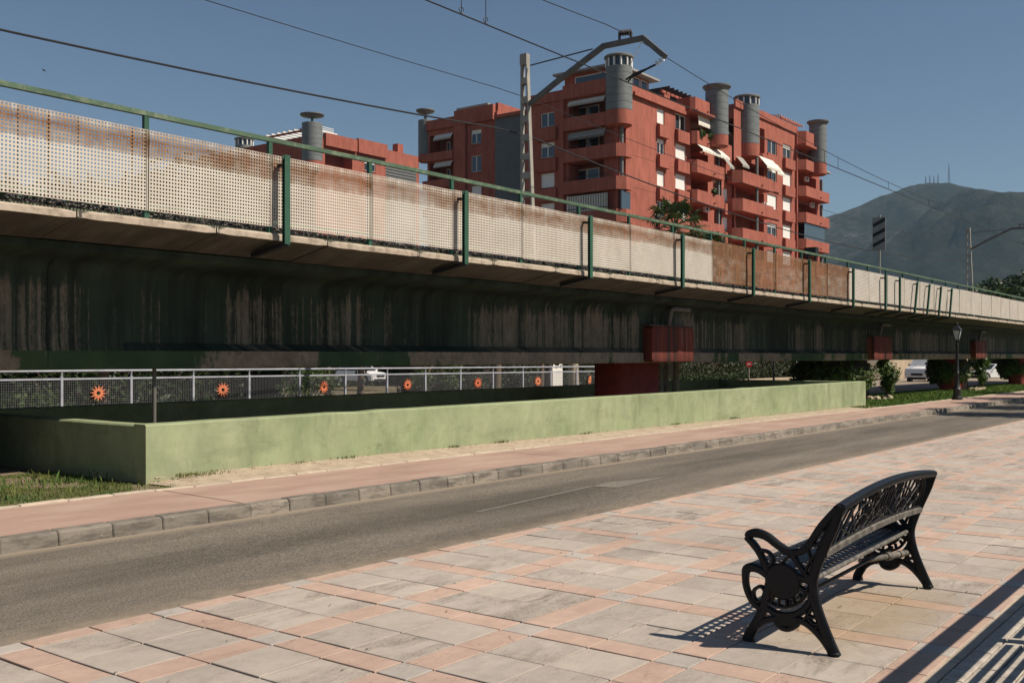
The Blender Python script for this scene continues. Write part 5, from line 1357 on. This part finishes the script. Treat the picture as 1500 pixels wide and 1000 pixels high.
# ================================================================== vehicles
def wheel(rt, c, r_, ax):
    ax = Vector(ax).normalized(); c = Vector(c)
    t = MB().tube([c-ax*.10, c-ax*.07, c+ax*.07, c+ax*.10], [r_*.88, r_, r_, r_*.88], 20).build('wheel', M['tyre'], rt, smooth=40)
    MB().tube([c-ax*.108, c+ax*.108], r_*.60, 14).build('rim', M['rim'], t)
def car(px, py, d, yaw, label, prof_b, prof_c, Wd, wh, name='parked_car', cat='car', L=4.3):
    p = at_d(px, py, d); t = root(name, (p.x, p.y, p.z), label, cat)
    Mt = Matrix.Rotation(yaw, 4, 'Z'); T = lambda x, y, z: tuple(p + Mt @ Vector((x, y, z)))
    s = MB(); secs = []
    for (yy, f) in ((-Wd/2, .94), (-Wd/2+.10, 1.0), (Wd/2-.10, 1.0), (Wd/2, .94)):
        cx = sum(q[0] for q in prof_b)/len(prof_b); cz = .62
        secs.append([T(cx+(x-cx)*f, yy, cz+(z-cz)*(f if z > cz else 1)) for (x, z) in prof_b])
    s.loft(secs); s.build('body', M['car_white'], t, smooth=35)
    s = MB(); secs = []
    for (yy, f) in ((-1, 1), (1, 1)):
        secs.append([T(x, yy*(Wd/2-.06-.16*max(0, (z-prof_c[0][1]))/.55), z) for (x, z) in prof_c])
    s.loft(secs); s.build('roof', M['car_white'], t, smooth=20)
    # glazing, set slightly proud of the cabin
    zb, zt = prof_c[0][1], prof_c[1][1]
    (x0, _), (x1, _), (x2, _), (x3, _) = prof_c
    for sd in (-1, 1):
        s = MB(); yo = lambda z: sd*(Wd/2-.06-.16*max(0, z-zb)/.55 + .012)
        u = lambda a, f: a
        a, b, c, e = (x0+(x1-x0)*.15+.06, zb+.05), (x1+.03, zt-.08), (x2-.03, zt-.08), (x3+(x2-x3)*.15-.06, zb+.05)
        s.slab([T(q[0], yo(q[1]), q[1]) for q in (a, b, c, e)], (0, 0, .001), .001); s.build('side_window', M['glass_dark'], t)
    for (xa, xb, nm) in ((x0, x1, 'windscreen'), (x3, x2, 'rear_window')):
        o = -.012 if xa == x0 else .012
        w0, w1 = Wd/2-.16, Wd/2-.28
        s = MB(); s.slab([T(xa+(xb-xa)*.08+o, -w0, zb+.04), T(xa+(xb-xa)*.08+o, w0, zb+.04), T(xa+(xb-xa)*.9+o, w1, zb+(zt-zb)*.88), T(xa+(xb-xa)*.9+o, -w1, zb+(zt-zb)*.88)], (0, 0, 1), .012); s.build(nm, M['glass_dark'], t)
    ax = Mt @ Vector((0, 1, 0))
    for wx in wh:
        for sd in (-1, 1):
            s = MB(); c = Vector(T(wx, sd*(Wd/2-.02), .33)); s.tube([c-ax*.03, c+ax*.03], .40, 18); s.build('wheel_arch', M['tyre'], t)
            wheel(t, T(wx, sd*(Wd/2-.06), .32), .32, ax)
    xf = min(q[0] for q in prof_b)
    for sd in (-1, 1):
        s = MB(); s.slab([T(xf-.015, sd*(Wd/2-.12), .62), T(xf-.015, sd*(Wd/2-.48), .62), T(xf+.02, sd*(Wd/2-.46), .78), T(xf+.09, sd*(Wd/2-.10), .80)], Mt @ Vector((1, 0, 0)), .06); s.build('headlight', M['lamp_lens'], t)
        s = MB(); c = Vector(T(x0+.25, sd*(Wd/2+.08), zb+.1)); s.tube([c-ax*.09, c, c+ax*.09], [.05, .09, .05], 8); s.build('mirror', M['car_white'], t)
    s = MB(); s.slab([T(xf-.02, -.42, .56), T(xf-.02, .42, .56), T(xf-.005, .46, .72), T(xf-.005, -.46, .72)], Mt @ Vector((1, 0, 0)), .03); s.build('grille', M['board_black'], t)
    s = MB(); s.slab([T(xf-.03, -.7, .25), T(xf-.03, .7, .25), T(xf-.03, .7, .42), T(xf-.03, -.7, .42)], Mt @ Vector((1, 0, 0)), .03); s.build('bumper_intake', M['board_black'], t)
    s = MB(); s.slab([T(xf-.045, -.26, .44), T(xf-.045, .26, .44), T(xf-.045, .26, .54), T(xf-.045, -.26, .54)], Mt @ Vector((1, 0, 0)), .02); s.build('number_plate', M['white_porcelain'], t)
    return t
suvb = [(-2.1, .30), (-2.15, .55), (-2.05, .82), (-1.7, .93), (-.95, 1.0), (2.1, 1.02), (2.15, .6), (2.1, .30)]
suvc = [(-1.0, 1.0), (-.35, 1.52), (1.55, 1.52), (2.05, 1.0)]
# facing the camera's right
fwd_yaw = math.atan2((rt_*0.80 - fw*0.60).y, (rt_*0.80 - fw*0.60).x) + math.pi
car(529, 562, 82, fwd_yaw, 'white hatchback parked behind the sun railing under the girder', suvb, suvc, 1.8, (-1.32, 1.32))
fy2 = math.atan2((rt_*0.72 + fw*0.69).y, (rt_*0.72 + fw*0.69).x)
sedb = [(-2.2, .28), (-2.25, .52), (-2.15, .72), (-1.6, .84), (-.95, .92), (2.2, .95), (2.25, .6), (2.2, .28)]
sedc = [(-.95, .92), (-.25, 1.42), (1.3, 1.42), (1.95, .95)]
vanb = [(-2.6, .35), (-2.65, .7), (-2.5, 1.05), (-2.1, 1.18), (-1.7, 1.25), (2.7, 1.3), (2.75, .7), (2.7, .35)]
vanc = [(-1.8, 1.22), (-1.15, 2.25), (2.6, 2.30), (2.72, 1.3)]
car(1366, 560, 77, fy2, 'tall white van parked beyond the lawn, left of the lamp post', vanb, vanc, 2.0, (-1.7, 1.7), 'parked_van', 'van')
fy3 = math.atan2(fw.y*.25 + rt_.y, fw.x*.25 + rt_.x)
car(1455, 557, 88, fy3, 'white car whose rear wheel shows between the third and fourth piers', sedb, sedc, 1.8, (-1.4, 1.35))

# ================================================================== street furniture
lp = at_z(1402, 585, gz(38)+KH-.01)
L0 = root('street_lamp', lp, 'black post lantern on the pavement edge before the third pier', 'street lamp')
s = MB(); s.lathe(lp, [(.19, 0), (.19, .08), (.14, .12), (.13, .35), (.15, .38), (.11, .45), (.075, .55), (.065, .95), (.085, .98), (.06, 1.02), (.048, 1.9), (.065, 1.95), (.045, 2.0), (.04, 2.18)], 16); s.build('post', M['dark_metal'], L0, smooth=40)
zt = lp.z + 2.18
def hexa(r_, z, n=4, a0=45): return [(lp.x + r_*math.cos(R(a0+360/n*k)), lp.y + r_*math.sin(R(a0+360/n*k)), z) for k in range(n)]
s = MB(); s.loft([hexa(.09, zt), hexa(.18, zt+.34)]); gl = s.build('lantern_glass', M['lamp_lens'], L0)
for k in range(4): s = MB(); s.bar(hexa(.092, zt)[k], hexa(.184, zt+.34)[k], .025, .025); s.build('lantern_bar', M['dark_metal'], L0)
s = MB(); s.loft([hexa(.22, zt+.341), hexa(.21, zt+.37), hexa(.06, zt+.52), hexa(.03, zt+.55)]); s.lathe((lp.x, lp.y, zt+.55), [(.03, 0), (.045, .04), (.01, .1)], 8); s.build('lantern_roof', M['dark_metal'], L0)
MB().lathe((lp.x, lp.y, zt-.03), [(.06, 0), (.11, .03)], 10).build('lantern_foot', M['dark_metal'], L0)
sp_ = at_d(1097, 556, 52); zb = land(sp_.x, sp_.y)
q = root('no_entry_sign', (sp_.x, sp_.y, zb), 'small round red no entry sign on a pole before the hedge', 'sign')
s = MB(); s.tube([(sp_.x, sp_.y, zb-.1), (sp_.x, sp_.y, 1.42)], .035, 8); s.build('pole', M['galvanised'], q)
dc = Vector((sp_.x, sp_.y, 1.14)) - fw*.05; s = MB(); s.tube([dc - fw*.012, dc + fw*.012], .16, 20); f = s.build('disc', M['red_sign'], q)
s = MB(); s.bar(dc - rt_*.10 - fw*.016, dc + rt_*.10 - fw*.016, .006, .05); s.build('bar', M['white_porcelain'], f)
for (px, d, h, mt, lab) in ((1173, 54, 3.2, 'galvanised', 'plain grey pole before the hedge right of the no entry sign'), (1133.5, 50, 3.6, 'dark_metal', 'thick dark post before the hedge between sign and grey pole')):
    p = at_d(px, 520, d); zb = land(p.x, p.y); s = MB(); s.lathe((p.x, p.y, zb-.05), [(.09 if mt == 'dark_metal' else .05, 0), (.075 if mt == 'dark_metal' else .045, .6), (.055 if mt == 'dark_metal' else .045, .65), (.05, h)], 10); tag(s.build('lamp_pole', M[mt], origin=(p.x, p.y, zb), smooth=40), lab, 'pole')
# pale kiosk-like block behind the railing's right end and shelter post
p = at_d(808, 562, 70); s = MB(); s.cbox(p.x-.6, p.x+.6, p.y-.5, p.y+.5, land(p.x, p.y), 2.6, .05); k0 = s.build('kiosk', M['white_shutter'], origin=(p.x, p.y, land(p.x, p.y)))
tag(k0, 'narrow white utility box behind the right end of the railing', 'utility box')
bw = at_d(1330, 520, 95); s = MB(); s.box(bw.x-6, bw.x+22, bw.y, bw.y+.5, -2, 3.0); tag(s.build('garden_wall', M['far_wall'], origin=(bw.x, bw.y, -1)), 'tan stone wall far behind the white vehicles', 'wall')
# bird
b0 = at_d(66, 104, 45); s = MB(); s.slab([b0 + rt_*-.07, b0 + Vector((0, 0, .10)) + rt_*-.16, b0 + rt_*-.02 + Vector((0, 0, .05)), b0 + rt_*.02 + Vector((0, 0, -.02))], fw, .02)
s.slab([b0 + rt_*.02 + Vector((0, 0, -.02)), b0 + rt_*-.02 + Vector((0, 0, .05)), b0 + rt_*.10 + Vector((0, 0, -.16))], fw, .02)
tag(s.build('bird', M['board_black'], origin=b0), 'small dark swift gliding high at the left', 'bird')

for i, (px, py, w, lab) in enumerate(((1028, 196, .55, 'left trailing plant on the balcony below the first bay cornice'), (1041, 199, .6, 'right trailing plant on the balcony below the first bay cornice'), (1047, 281, .4, 'small plant on the third bay balcony of the red flats'))):
    p = at_Y(px, py, FYB-1.05); t = root('balcony_plant', p, lab, 'plant'); r = random.Random(i); s = MB()
    leaves(s, p, (w, .35, w*.9), 260, .13, r, .2); s.build('foliage', M['leaf_mid'], t)
    s = MB(); s.lathe((p.x, p.y+.25, p.z-.25), [(.12, 0), (.18, .3)], 10); s.build('pot', M['red_render'], t)
# dead leaves and seeds blown over the plaza
s = MB(); r = random.Random(77)
for _ in range(150):
    x, y = r.uniform(2.2, 14), r.uniform(1.7, 8.0); z = gz(x) + (.020 if y < 5.55 else .004); q = r.uniform(.006, .016); a = r.uniform(0, 6.28); b = len(s.v)
    for (u, v, h) in ((-1, 0, 0), (0, .45, .25), (1, 0, .1), (0, -.45, .3)): s.v.append((x + q*(u*math.cos(a)-v*math.sin(a)), y + q*(u*math.sin(a)+v*math.cos(a)), z + h*q))
    s.f.append((b, b+1, b+2, b+3))
tag(s.build('leaf_litter', M['bark']), 'scattered dead leaves and seeds on the paving and road', 'litter', kind='stuff')

# ================================================================== cast iron bench
BX, BY = 5.345, 1.905
BL = 1.955
bench = root('bench', (BX, BY, 0.016), 'black cast iron bench with ornate back standing on the paved plaza', 'bench')
def tr(cx, cy):      # tracing scale of the side frame: frame plane coordinates (y, z) from the bench's rear foot
    p = at_X(1080 + cx/3.3333, 680 + cy/3.3333, BX); return (p.y - BY, p.z)
K = 0.00112*1.12
def frame_strokes():
    st = []
    A = lambda pts, w: st.append(([tr(*p) for p in pts], [q*K for q in w] if isinstance(w, (list, tuple)) else w*K))
    A([(507, 200), (470, 300), (425, 400), (386, 500), (370, 580), (382, 670), (412, 765), (450, 865), (478, 938)], [36, 44, 46, 44, 40, 42, 42, 44, 52])
    A([(58, 352), (66, 338), (100, 332), (150, 350), (205, 393), (258, 424), (310, 424), (355, 388), (415, 300), (492, 215)], [26, 36, 40, 36, 34, 34, 32, 32, 34, 34])
    A([(50, 350), (84, 385), (112, 425), (134, 470), (152, 520)], [26, 32, 30, 30, 34])
    A([(120, 415), (155, 425), (180, 455), (172, 485), (150, 492)], 15)
    A([(160, 545), (118, 512), (80, 498), (52, 508), (46, 545), (52, 600), (78, 660), (118, 700), (135, 712)], [30, 34, 40, 38, 30, 28, 28, 30, 30])
    A([(112, 592), (88, 610), (88, 645), (108, 664), (134, 650), (140, 618), (128, 596), (112, 592)], 15)
    A([(165, 560), (148, 640), (126, 715), (96, 775), (64, 830), (62, 866)], [36, 40, 42, 42, 46, 60])
    A([(86, 800), (130, 764), (190, 748), (255, 748), (320, 762), (372, 798), (420, 850), (458, 905)], [26, 28, 30, 34, 30, 30, 32, 34])
    A([(140, 690), (190, 722), (250, 734), (310, 718), (350, 680), (372, 630)], [26, 28, 30, 30, 28, 26])
    A([(142, 652), (190, 682), (245, 692), (298, 676), (332, 640), (348, 600)], 15)
    for (a, b) in (((182, 640), (172, 672)), ((212, 650), (206, 686)), ((245, 655), (246, 690)), ((280, 648), (286, 682)), ((306, 625), (322, 655))): A([a, b], 13)
    A([(270, 430), (300, 480), (340, 535), (372, 560)], [28, 24, 24, 30])
    A([(300, 545), (340, 560), (378, 565)], 34)
    A([(300, 590), (335, 615), (375, 640)], 20)
    A([(345, 400), (360, 450), (380, 500)], 14); A([(372, 392), (405, 385), (432, 375)], 16); A([(400, 330), (430, 322), (450, 330)], 14)
    A([(262, 440), (235, 465), (215, 485)], 12); A([(330, 540), (360, 470), (400, 420)], 14)
    A([(330, 690), (345, 730), (380, 745), (405, 742)], 14); A([(322, 760), (345, 735), (372, 690)], 14); A([(345, 738), (375, 775), (410, 775)], 14); A([(372, 800), (400, 790), (420, 800)], 12)
    A([(190, 752), (210, 785), (250, 800), (290, 782), (305, 752)], [20, 26, 24, 26, 20]); A([(205, 768), (250, 770), (295, 768)], 40)
    return st
s = MB()
for pts, w in frame_strokes(): s.ribbon(pts, w, lambda a, b, h: (h, a, b), 0.040, 5, 0.22)
dc = tr(228, 567); n = 26; rad = 0.100
for sd in (-1, 1):
    pass
prof_ = [(0.03, -.022), (rad*.92, -.022), (rad, -.014), (rad, .014), (rad*.92, .022), (.03, .022)]
b = len(s.v)
for (r_, h) in prof_:
    for k in range(n): a = 2*math.pi*k/n; s.v.append((h, dc[0] + r_*math.cos(a), dc[1] + r_*math.sin(a)))
for i in range(len(prof_)-1):
    for k in range(n): k2 = (k+1) % n; s.f.append((b+i*n+k, b+i*n+k2, b+(i+1)*n+k2, b+(i+1)*n+k))
s.f.append(tuple(b+k for k in range(n-1, -1, -1))); s.f.append(tuple(b+(len(prof_)-1)*n+k for k in range(n)))
fme = s.mesh('side_frame', M['bench_iron']); fme.polygons.foreach_set('use_smooth', [True]*len(fme.polygons)); fme.set_sharp_from_angle(angle=R(38))
link('side_frame', fme, bench, (0, 0, -0.016)); link('side_frame', fme, bench, (BL, 0, -0.016))
# seat: pierced plate, gently dished; y from the back towards the road
def seat_z(y): 
    u = (y - 0.13)/0.42; return 0.392 + 0.055*u*u + 0.012*u
def slotted(x0, x1, y0, y1, rows, pitch, skip):
    s = MB(); t = 0.007
    ry = (y1-y0)/rows; e = 0.019
    nxp = int((x1-x0)/pitch)
    def addq(a, b, c, d):
        n_ = 2
        bb = len(s.v)
        for hh in (0, -t):
            for (xx, yy) in ((a, c), (b, c), (b, d), (a, d)): s.v.append((xx, yy, seat_z(yy) + hh))
        s.f.extend([tuple(bb+i for i in q) for q in ((0,1,2,3),(7,6,5,4),(0,4,5,1),(1,5,6,2),(2,6,7,3),(3,7,4,0))])
    for j in range(rows):
        c0, c1 = y0 + ry*j, y0 + ry*(j+1); w = ry*.40
        addq(x0, x1, c0, c0+w)
        if j in skip: addq(x0, x1, c0+w, c1); continue
        off = (pitch/2 if j % 2 else 0)
        x = x0 - off; k = 0
        while x < x1:
            a, b_ = max(x, x0), min(x + pitch*.48, x1)
            if b_ > a: addq(a, b_, c0+w, c1)
            x += pitch
    return s
s = slotted(0.02, BL-0.02, 0.175, 0.485, 6, 0.070, (3,))
o = link('seat', s.mesh('seat', M['bench_iron']), bench, (0, 0, -0.016))
for y in (0.165, 0.495):
    z = seat_z(y); s = MB()
    s.tube([(0.0, y, z-.010), (BL, y, z-.010)], 0.014, 10); o2 = link('seat_rim', s.mesh('seat_rim', M['bench_worn'] if y < .3 else M['bench_iron'], smooth=40), bench, (0, 0, -0.016))
# back: arched top rail and pale worn bottom rail, fans and loops between
ytop, ztop = tr(500, 212); ybot, zbot = tr(432, 420)
ybot += 0.012; zbot -= 0.020; pass
def back(u, v, h=0.0):    # u along, v 0..1 up the back
    arch = 4*(u/BL)*(1-u/BL)
    z = zbot + 0.028*arch + v*((ztop-zbot) + 0.022*arch); y = ybot + (ytop-ybot)*v - 0.020*arch*0
    return (u, y + h, z)
s = MB()
top = [back(BL*k/24, 1.0) for k in range(25)]
secs = []
for (x, y, z) in top: secs.append([(x, y-.030, z-.010), (x, y-.028, z+.012), (x, y-.012, z+.022), (x, y+.012, z+.022), (x, y+.028, z+.010), (x, y+.030, z-.012), (x, y+.012, z-.026), (x, y-.014, z-.026)])
s.loft(secs); link('top_rail', s.mesh('top_rail', M['bench_iron'], smooth=50), bench, (0, 0, -0.016))
s = MB(); secs = []
for k in range(25):
    x, y, z = back(BL*k/24, 0.0); secs.append([(x, y-.020, z-.018), (x, y-.022, z+.012), (x, y-.008, z+.020), (x, y+.016, z+.014), (x, y+.016, z-.016)])
s.loft(secs); link('bottom_rail', s.mesh('bottom_rail', M['bench_worn'], smooth=40), bench, (0, 0, -0.016))
Hb = ztop - zbot
s = MB(); mp = lambda a, b, h: back(a, b/Hb, h)
def R_(pts, w): s.ribbon([(p[0], p[1]) for p in pts], w, mp, 0.013, 4, 0.2)
def clip(p): return 0.0 <= p[1] <= Hb and 0.02 <= p[0] <= BL-.02
mid = BL/2
for sd in (-1, 1):
    cx = mid + sd*0.42; cz = -0.02
    for rr, w in ((.07, .012), (.135, .011), (.20, .012), (.29, .011)):
        pts = []
        for k in range(0, 25):
            a = R(7.5*k); p = (cx + rr*math.cos(a)*1.15, cz + rr*math.sin(a))
            if clip(p): pts.append(p)
            else:
                if len(pts) > 1: R_(pts, w)
                pts = []
        if len(pts) > 1: R_(pts, w)
    for k in range(1, 9):
        a = R(20*k); r0, r1 = (.07, .36)
        pts = [(cx + q*math.cos(a)*1.15, cz + q*math.sin(a)) for q in [r0 + (r1-r0)*i/8 for i in range(9)]]
        pts = [p for p in pts if clip(p)]
        if len(pts) > 1: R_(pts, .009)
    # end sweep
    e = mid + sd*(BL/2 - .03)
    for q, w in ((.0, .013), (.08, .010), (.165, .010)):
        R_([(e - sd*q, .01), (e - sd*(q+.02), Hb*.33), (e - sd*(q+.07), Hb*.66), (e - sd*(q+.15), Hb*.97)], w)
    for k in range(0, 8, 3):
        u = mid + sd*(.10 + .02*k); R_([(u + sd*.02, .01 + .003*k), (u + sd*.06, Hb*.45), (u + sd*.09, Hb*.85)], .008)
    # looped centre
    for (ox, w) in ((.035, .014), (.085, .013)):
        c = mid + sd*ox
        R_([(c - .022, Hb*.36), (c - .026, Hb*.66), (c, Hb*.84), (c + .026, Hb*.66), (c + .022, Hb*.36), (c, Hb*.24), (c - .022, Hb*.36)], w)
    for k in range(9):
        u = mid + sd*(.05 + .105*k); R_([(u, Hb*.90), (u + sd*.05, Hb*.985)], .013)
    R_([(mid, .025), (mid + sd*.10, .035), (mid + sd*.20, .015)], .014)
R_([(0.02, Hb*.885)] + [(BL*k/10, Hb*.885) for k in range(1, 10)] + [(BL-.02, Hb*.885)], .012)
R_([(0.02, Hb*.10)] + [(BL*k/10, Hb*.10) for k in range(1, 10)] + [(BL-.02, Hb*.10)], .012)
R_([(mid-.06, .03), (mid, .055), (mid+.06, .03)], .018)
link('back_panel', s.mesh('back_panel', M['bench_iron'], smooth=40), bench, (0, 0, -0.016))
# cross tube under the seat with worn sleeves
s = MB(); y, z = 0.20, 0.300
s.tube([(0.0, 0.27, .26), (BL, 0.27, .26)], 0.012, 8); link('tie_bar', s.mesh('tie_bar', M['bench_iron'], smooth=40), bench, (0, 0, -0.016))
s = MB(); s.tube([(BL-.62, .30, .262), (BL-.20, .20, .245), (BL-.02, .165, .238)], [.016, .020, .022], 10); s.tube([(BL-.30, .225, .250), (BL-.24, .21, .247)], .028, 10); s.tube([(BL-.14, .187, .242), (BL-.10, .178, .241)], .026, 10)
link('worn_bar', s.mesh('worn_bar', M['bench_worn'], smooth=40), bench, (0, 0, -0.016))
for x in (0.0, BL):
    for (y_, z_) in (tr(478, 945), tr(66, 872)):
        s = MB(); s.lathe((x, y_, 0.0), [(.030, 0), (.030, .010), (.022, .016)], 12); link('foot', s.mesh('foot', M['bench_iron']), bench, (0, 0, 0.0))
bench.rotation_euler = (0, 0, R(1.6))

# ================================================================== slatted railing at the right, known by its shadow
H0 = 1.06
fy = 1.556 - 0.83*H0
rl = root('slatted_railing', (9.0, fy, 0.0), 'slatted metal railing just right of the view, known by its striped shadow', 'railing')
X0, X1 = 4.75, 15.0
MB().box(X0, X1, fy-.030, fy+.030, H0-.035, H0+.035).build('top_rail', M['dark_metal'], rl)
MB().box(X0, X1, fy-.025, fy+.025, H0-.264, H0-.174).build('under_rail', M['dark_metal'], rl)
xps = [6.46 + 1.9*k for k in range(5)]
segs = [(X0, xps[0]-.085)] + [(a+.085, b-.085) for a, b in zip(xps[:-1], xps[1:])]
for (X0_, X1_) in segs:
  for k in range(9):
    MB().box(X0_, X1_, fy-.006, fy+.006, H0-.372-.080*k-.018, H0-.372-.080*k+.018).build('slat', M['dark_metal'], rl)
for k in range(6):
    x = 6.46 + 1.9*k; MB().box(x-.035, x+.035, fy-.03, fy+.03, -.02, H0-.265).build('post', M['dark_metal'], rl)

# ================================================================== summer haze
hz_ = MB().box(-2950, 6450, -2950, 6450, -60, 760)
hm = bpy.data.materials.new('haze_air'); hm.use_nodes = True; ht = hm.node_tree; ht.nodes.clear()
ho = ht.nodes.new('ShaderNodeOutputMaterial'); pv_ = ht.nodes.new('ShaderNodeVolumePrincipled')
pv_.inputs['Color'].default_value = (0.50, 0.76, 1.0, 1); pv_.inputs['Density'].default_value = 6.0e-5; pv_.inputs['Anisotropy'].default_value = 0.0
ht.links.new(pv_.outputs[0], ho.inputs['Volume'])
tag(hz_.build('haze', hm), kind='stuff')
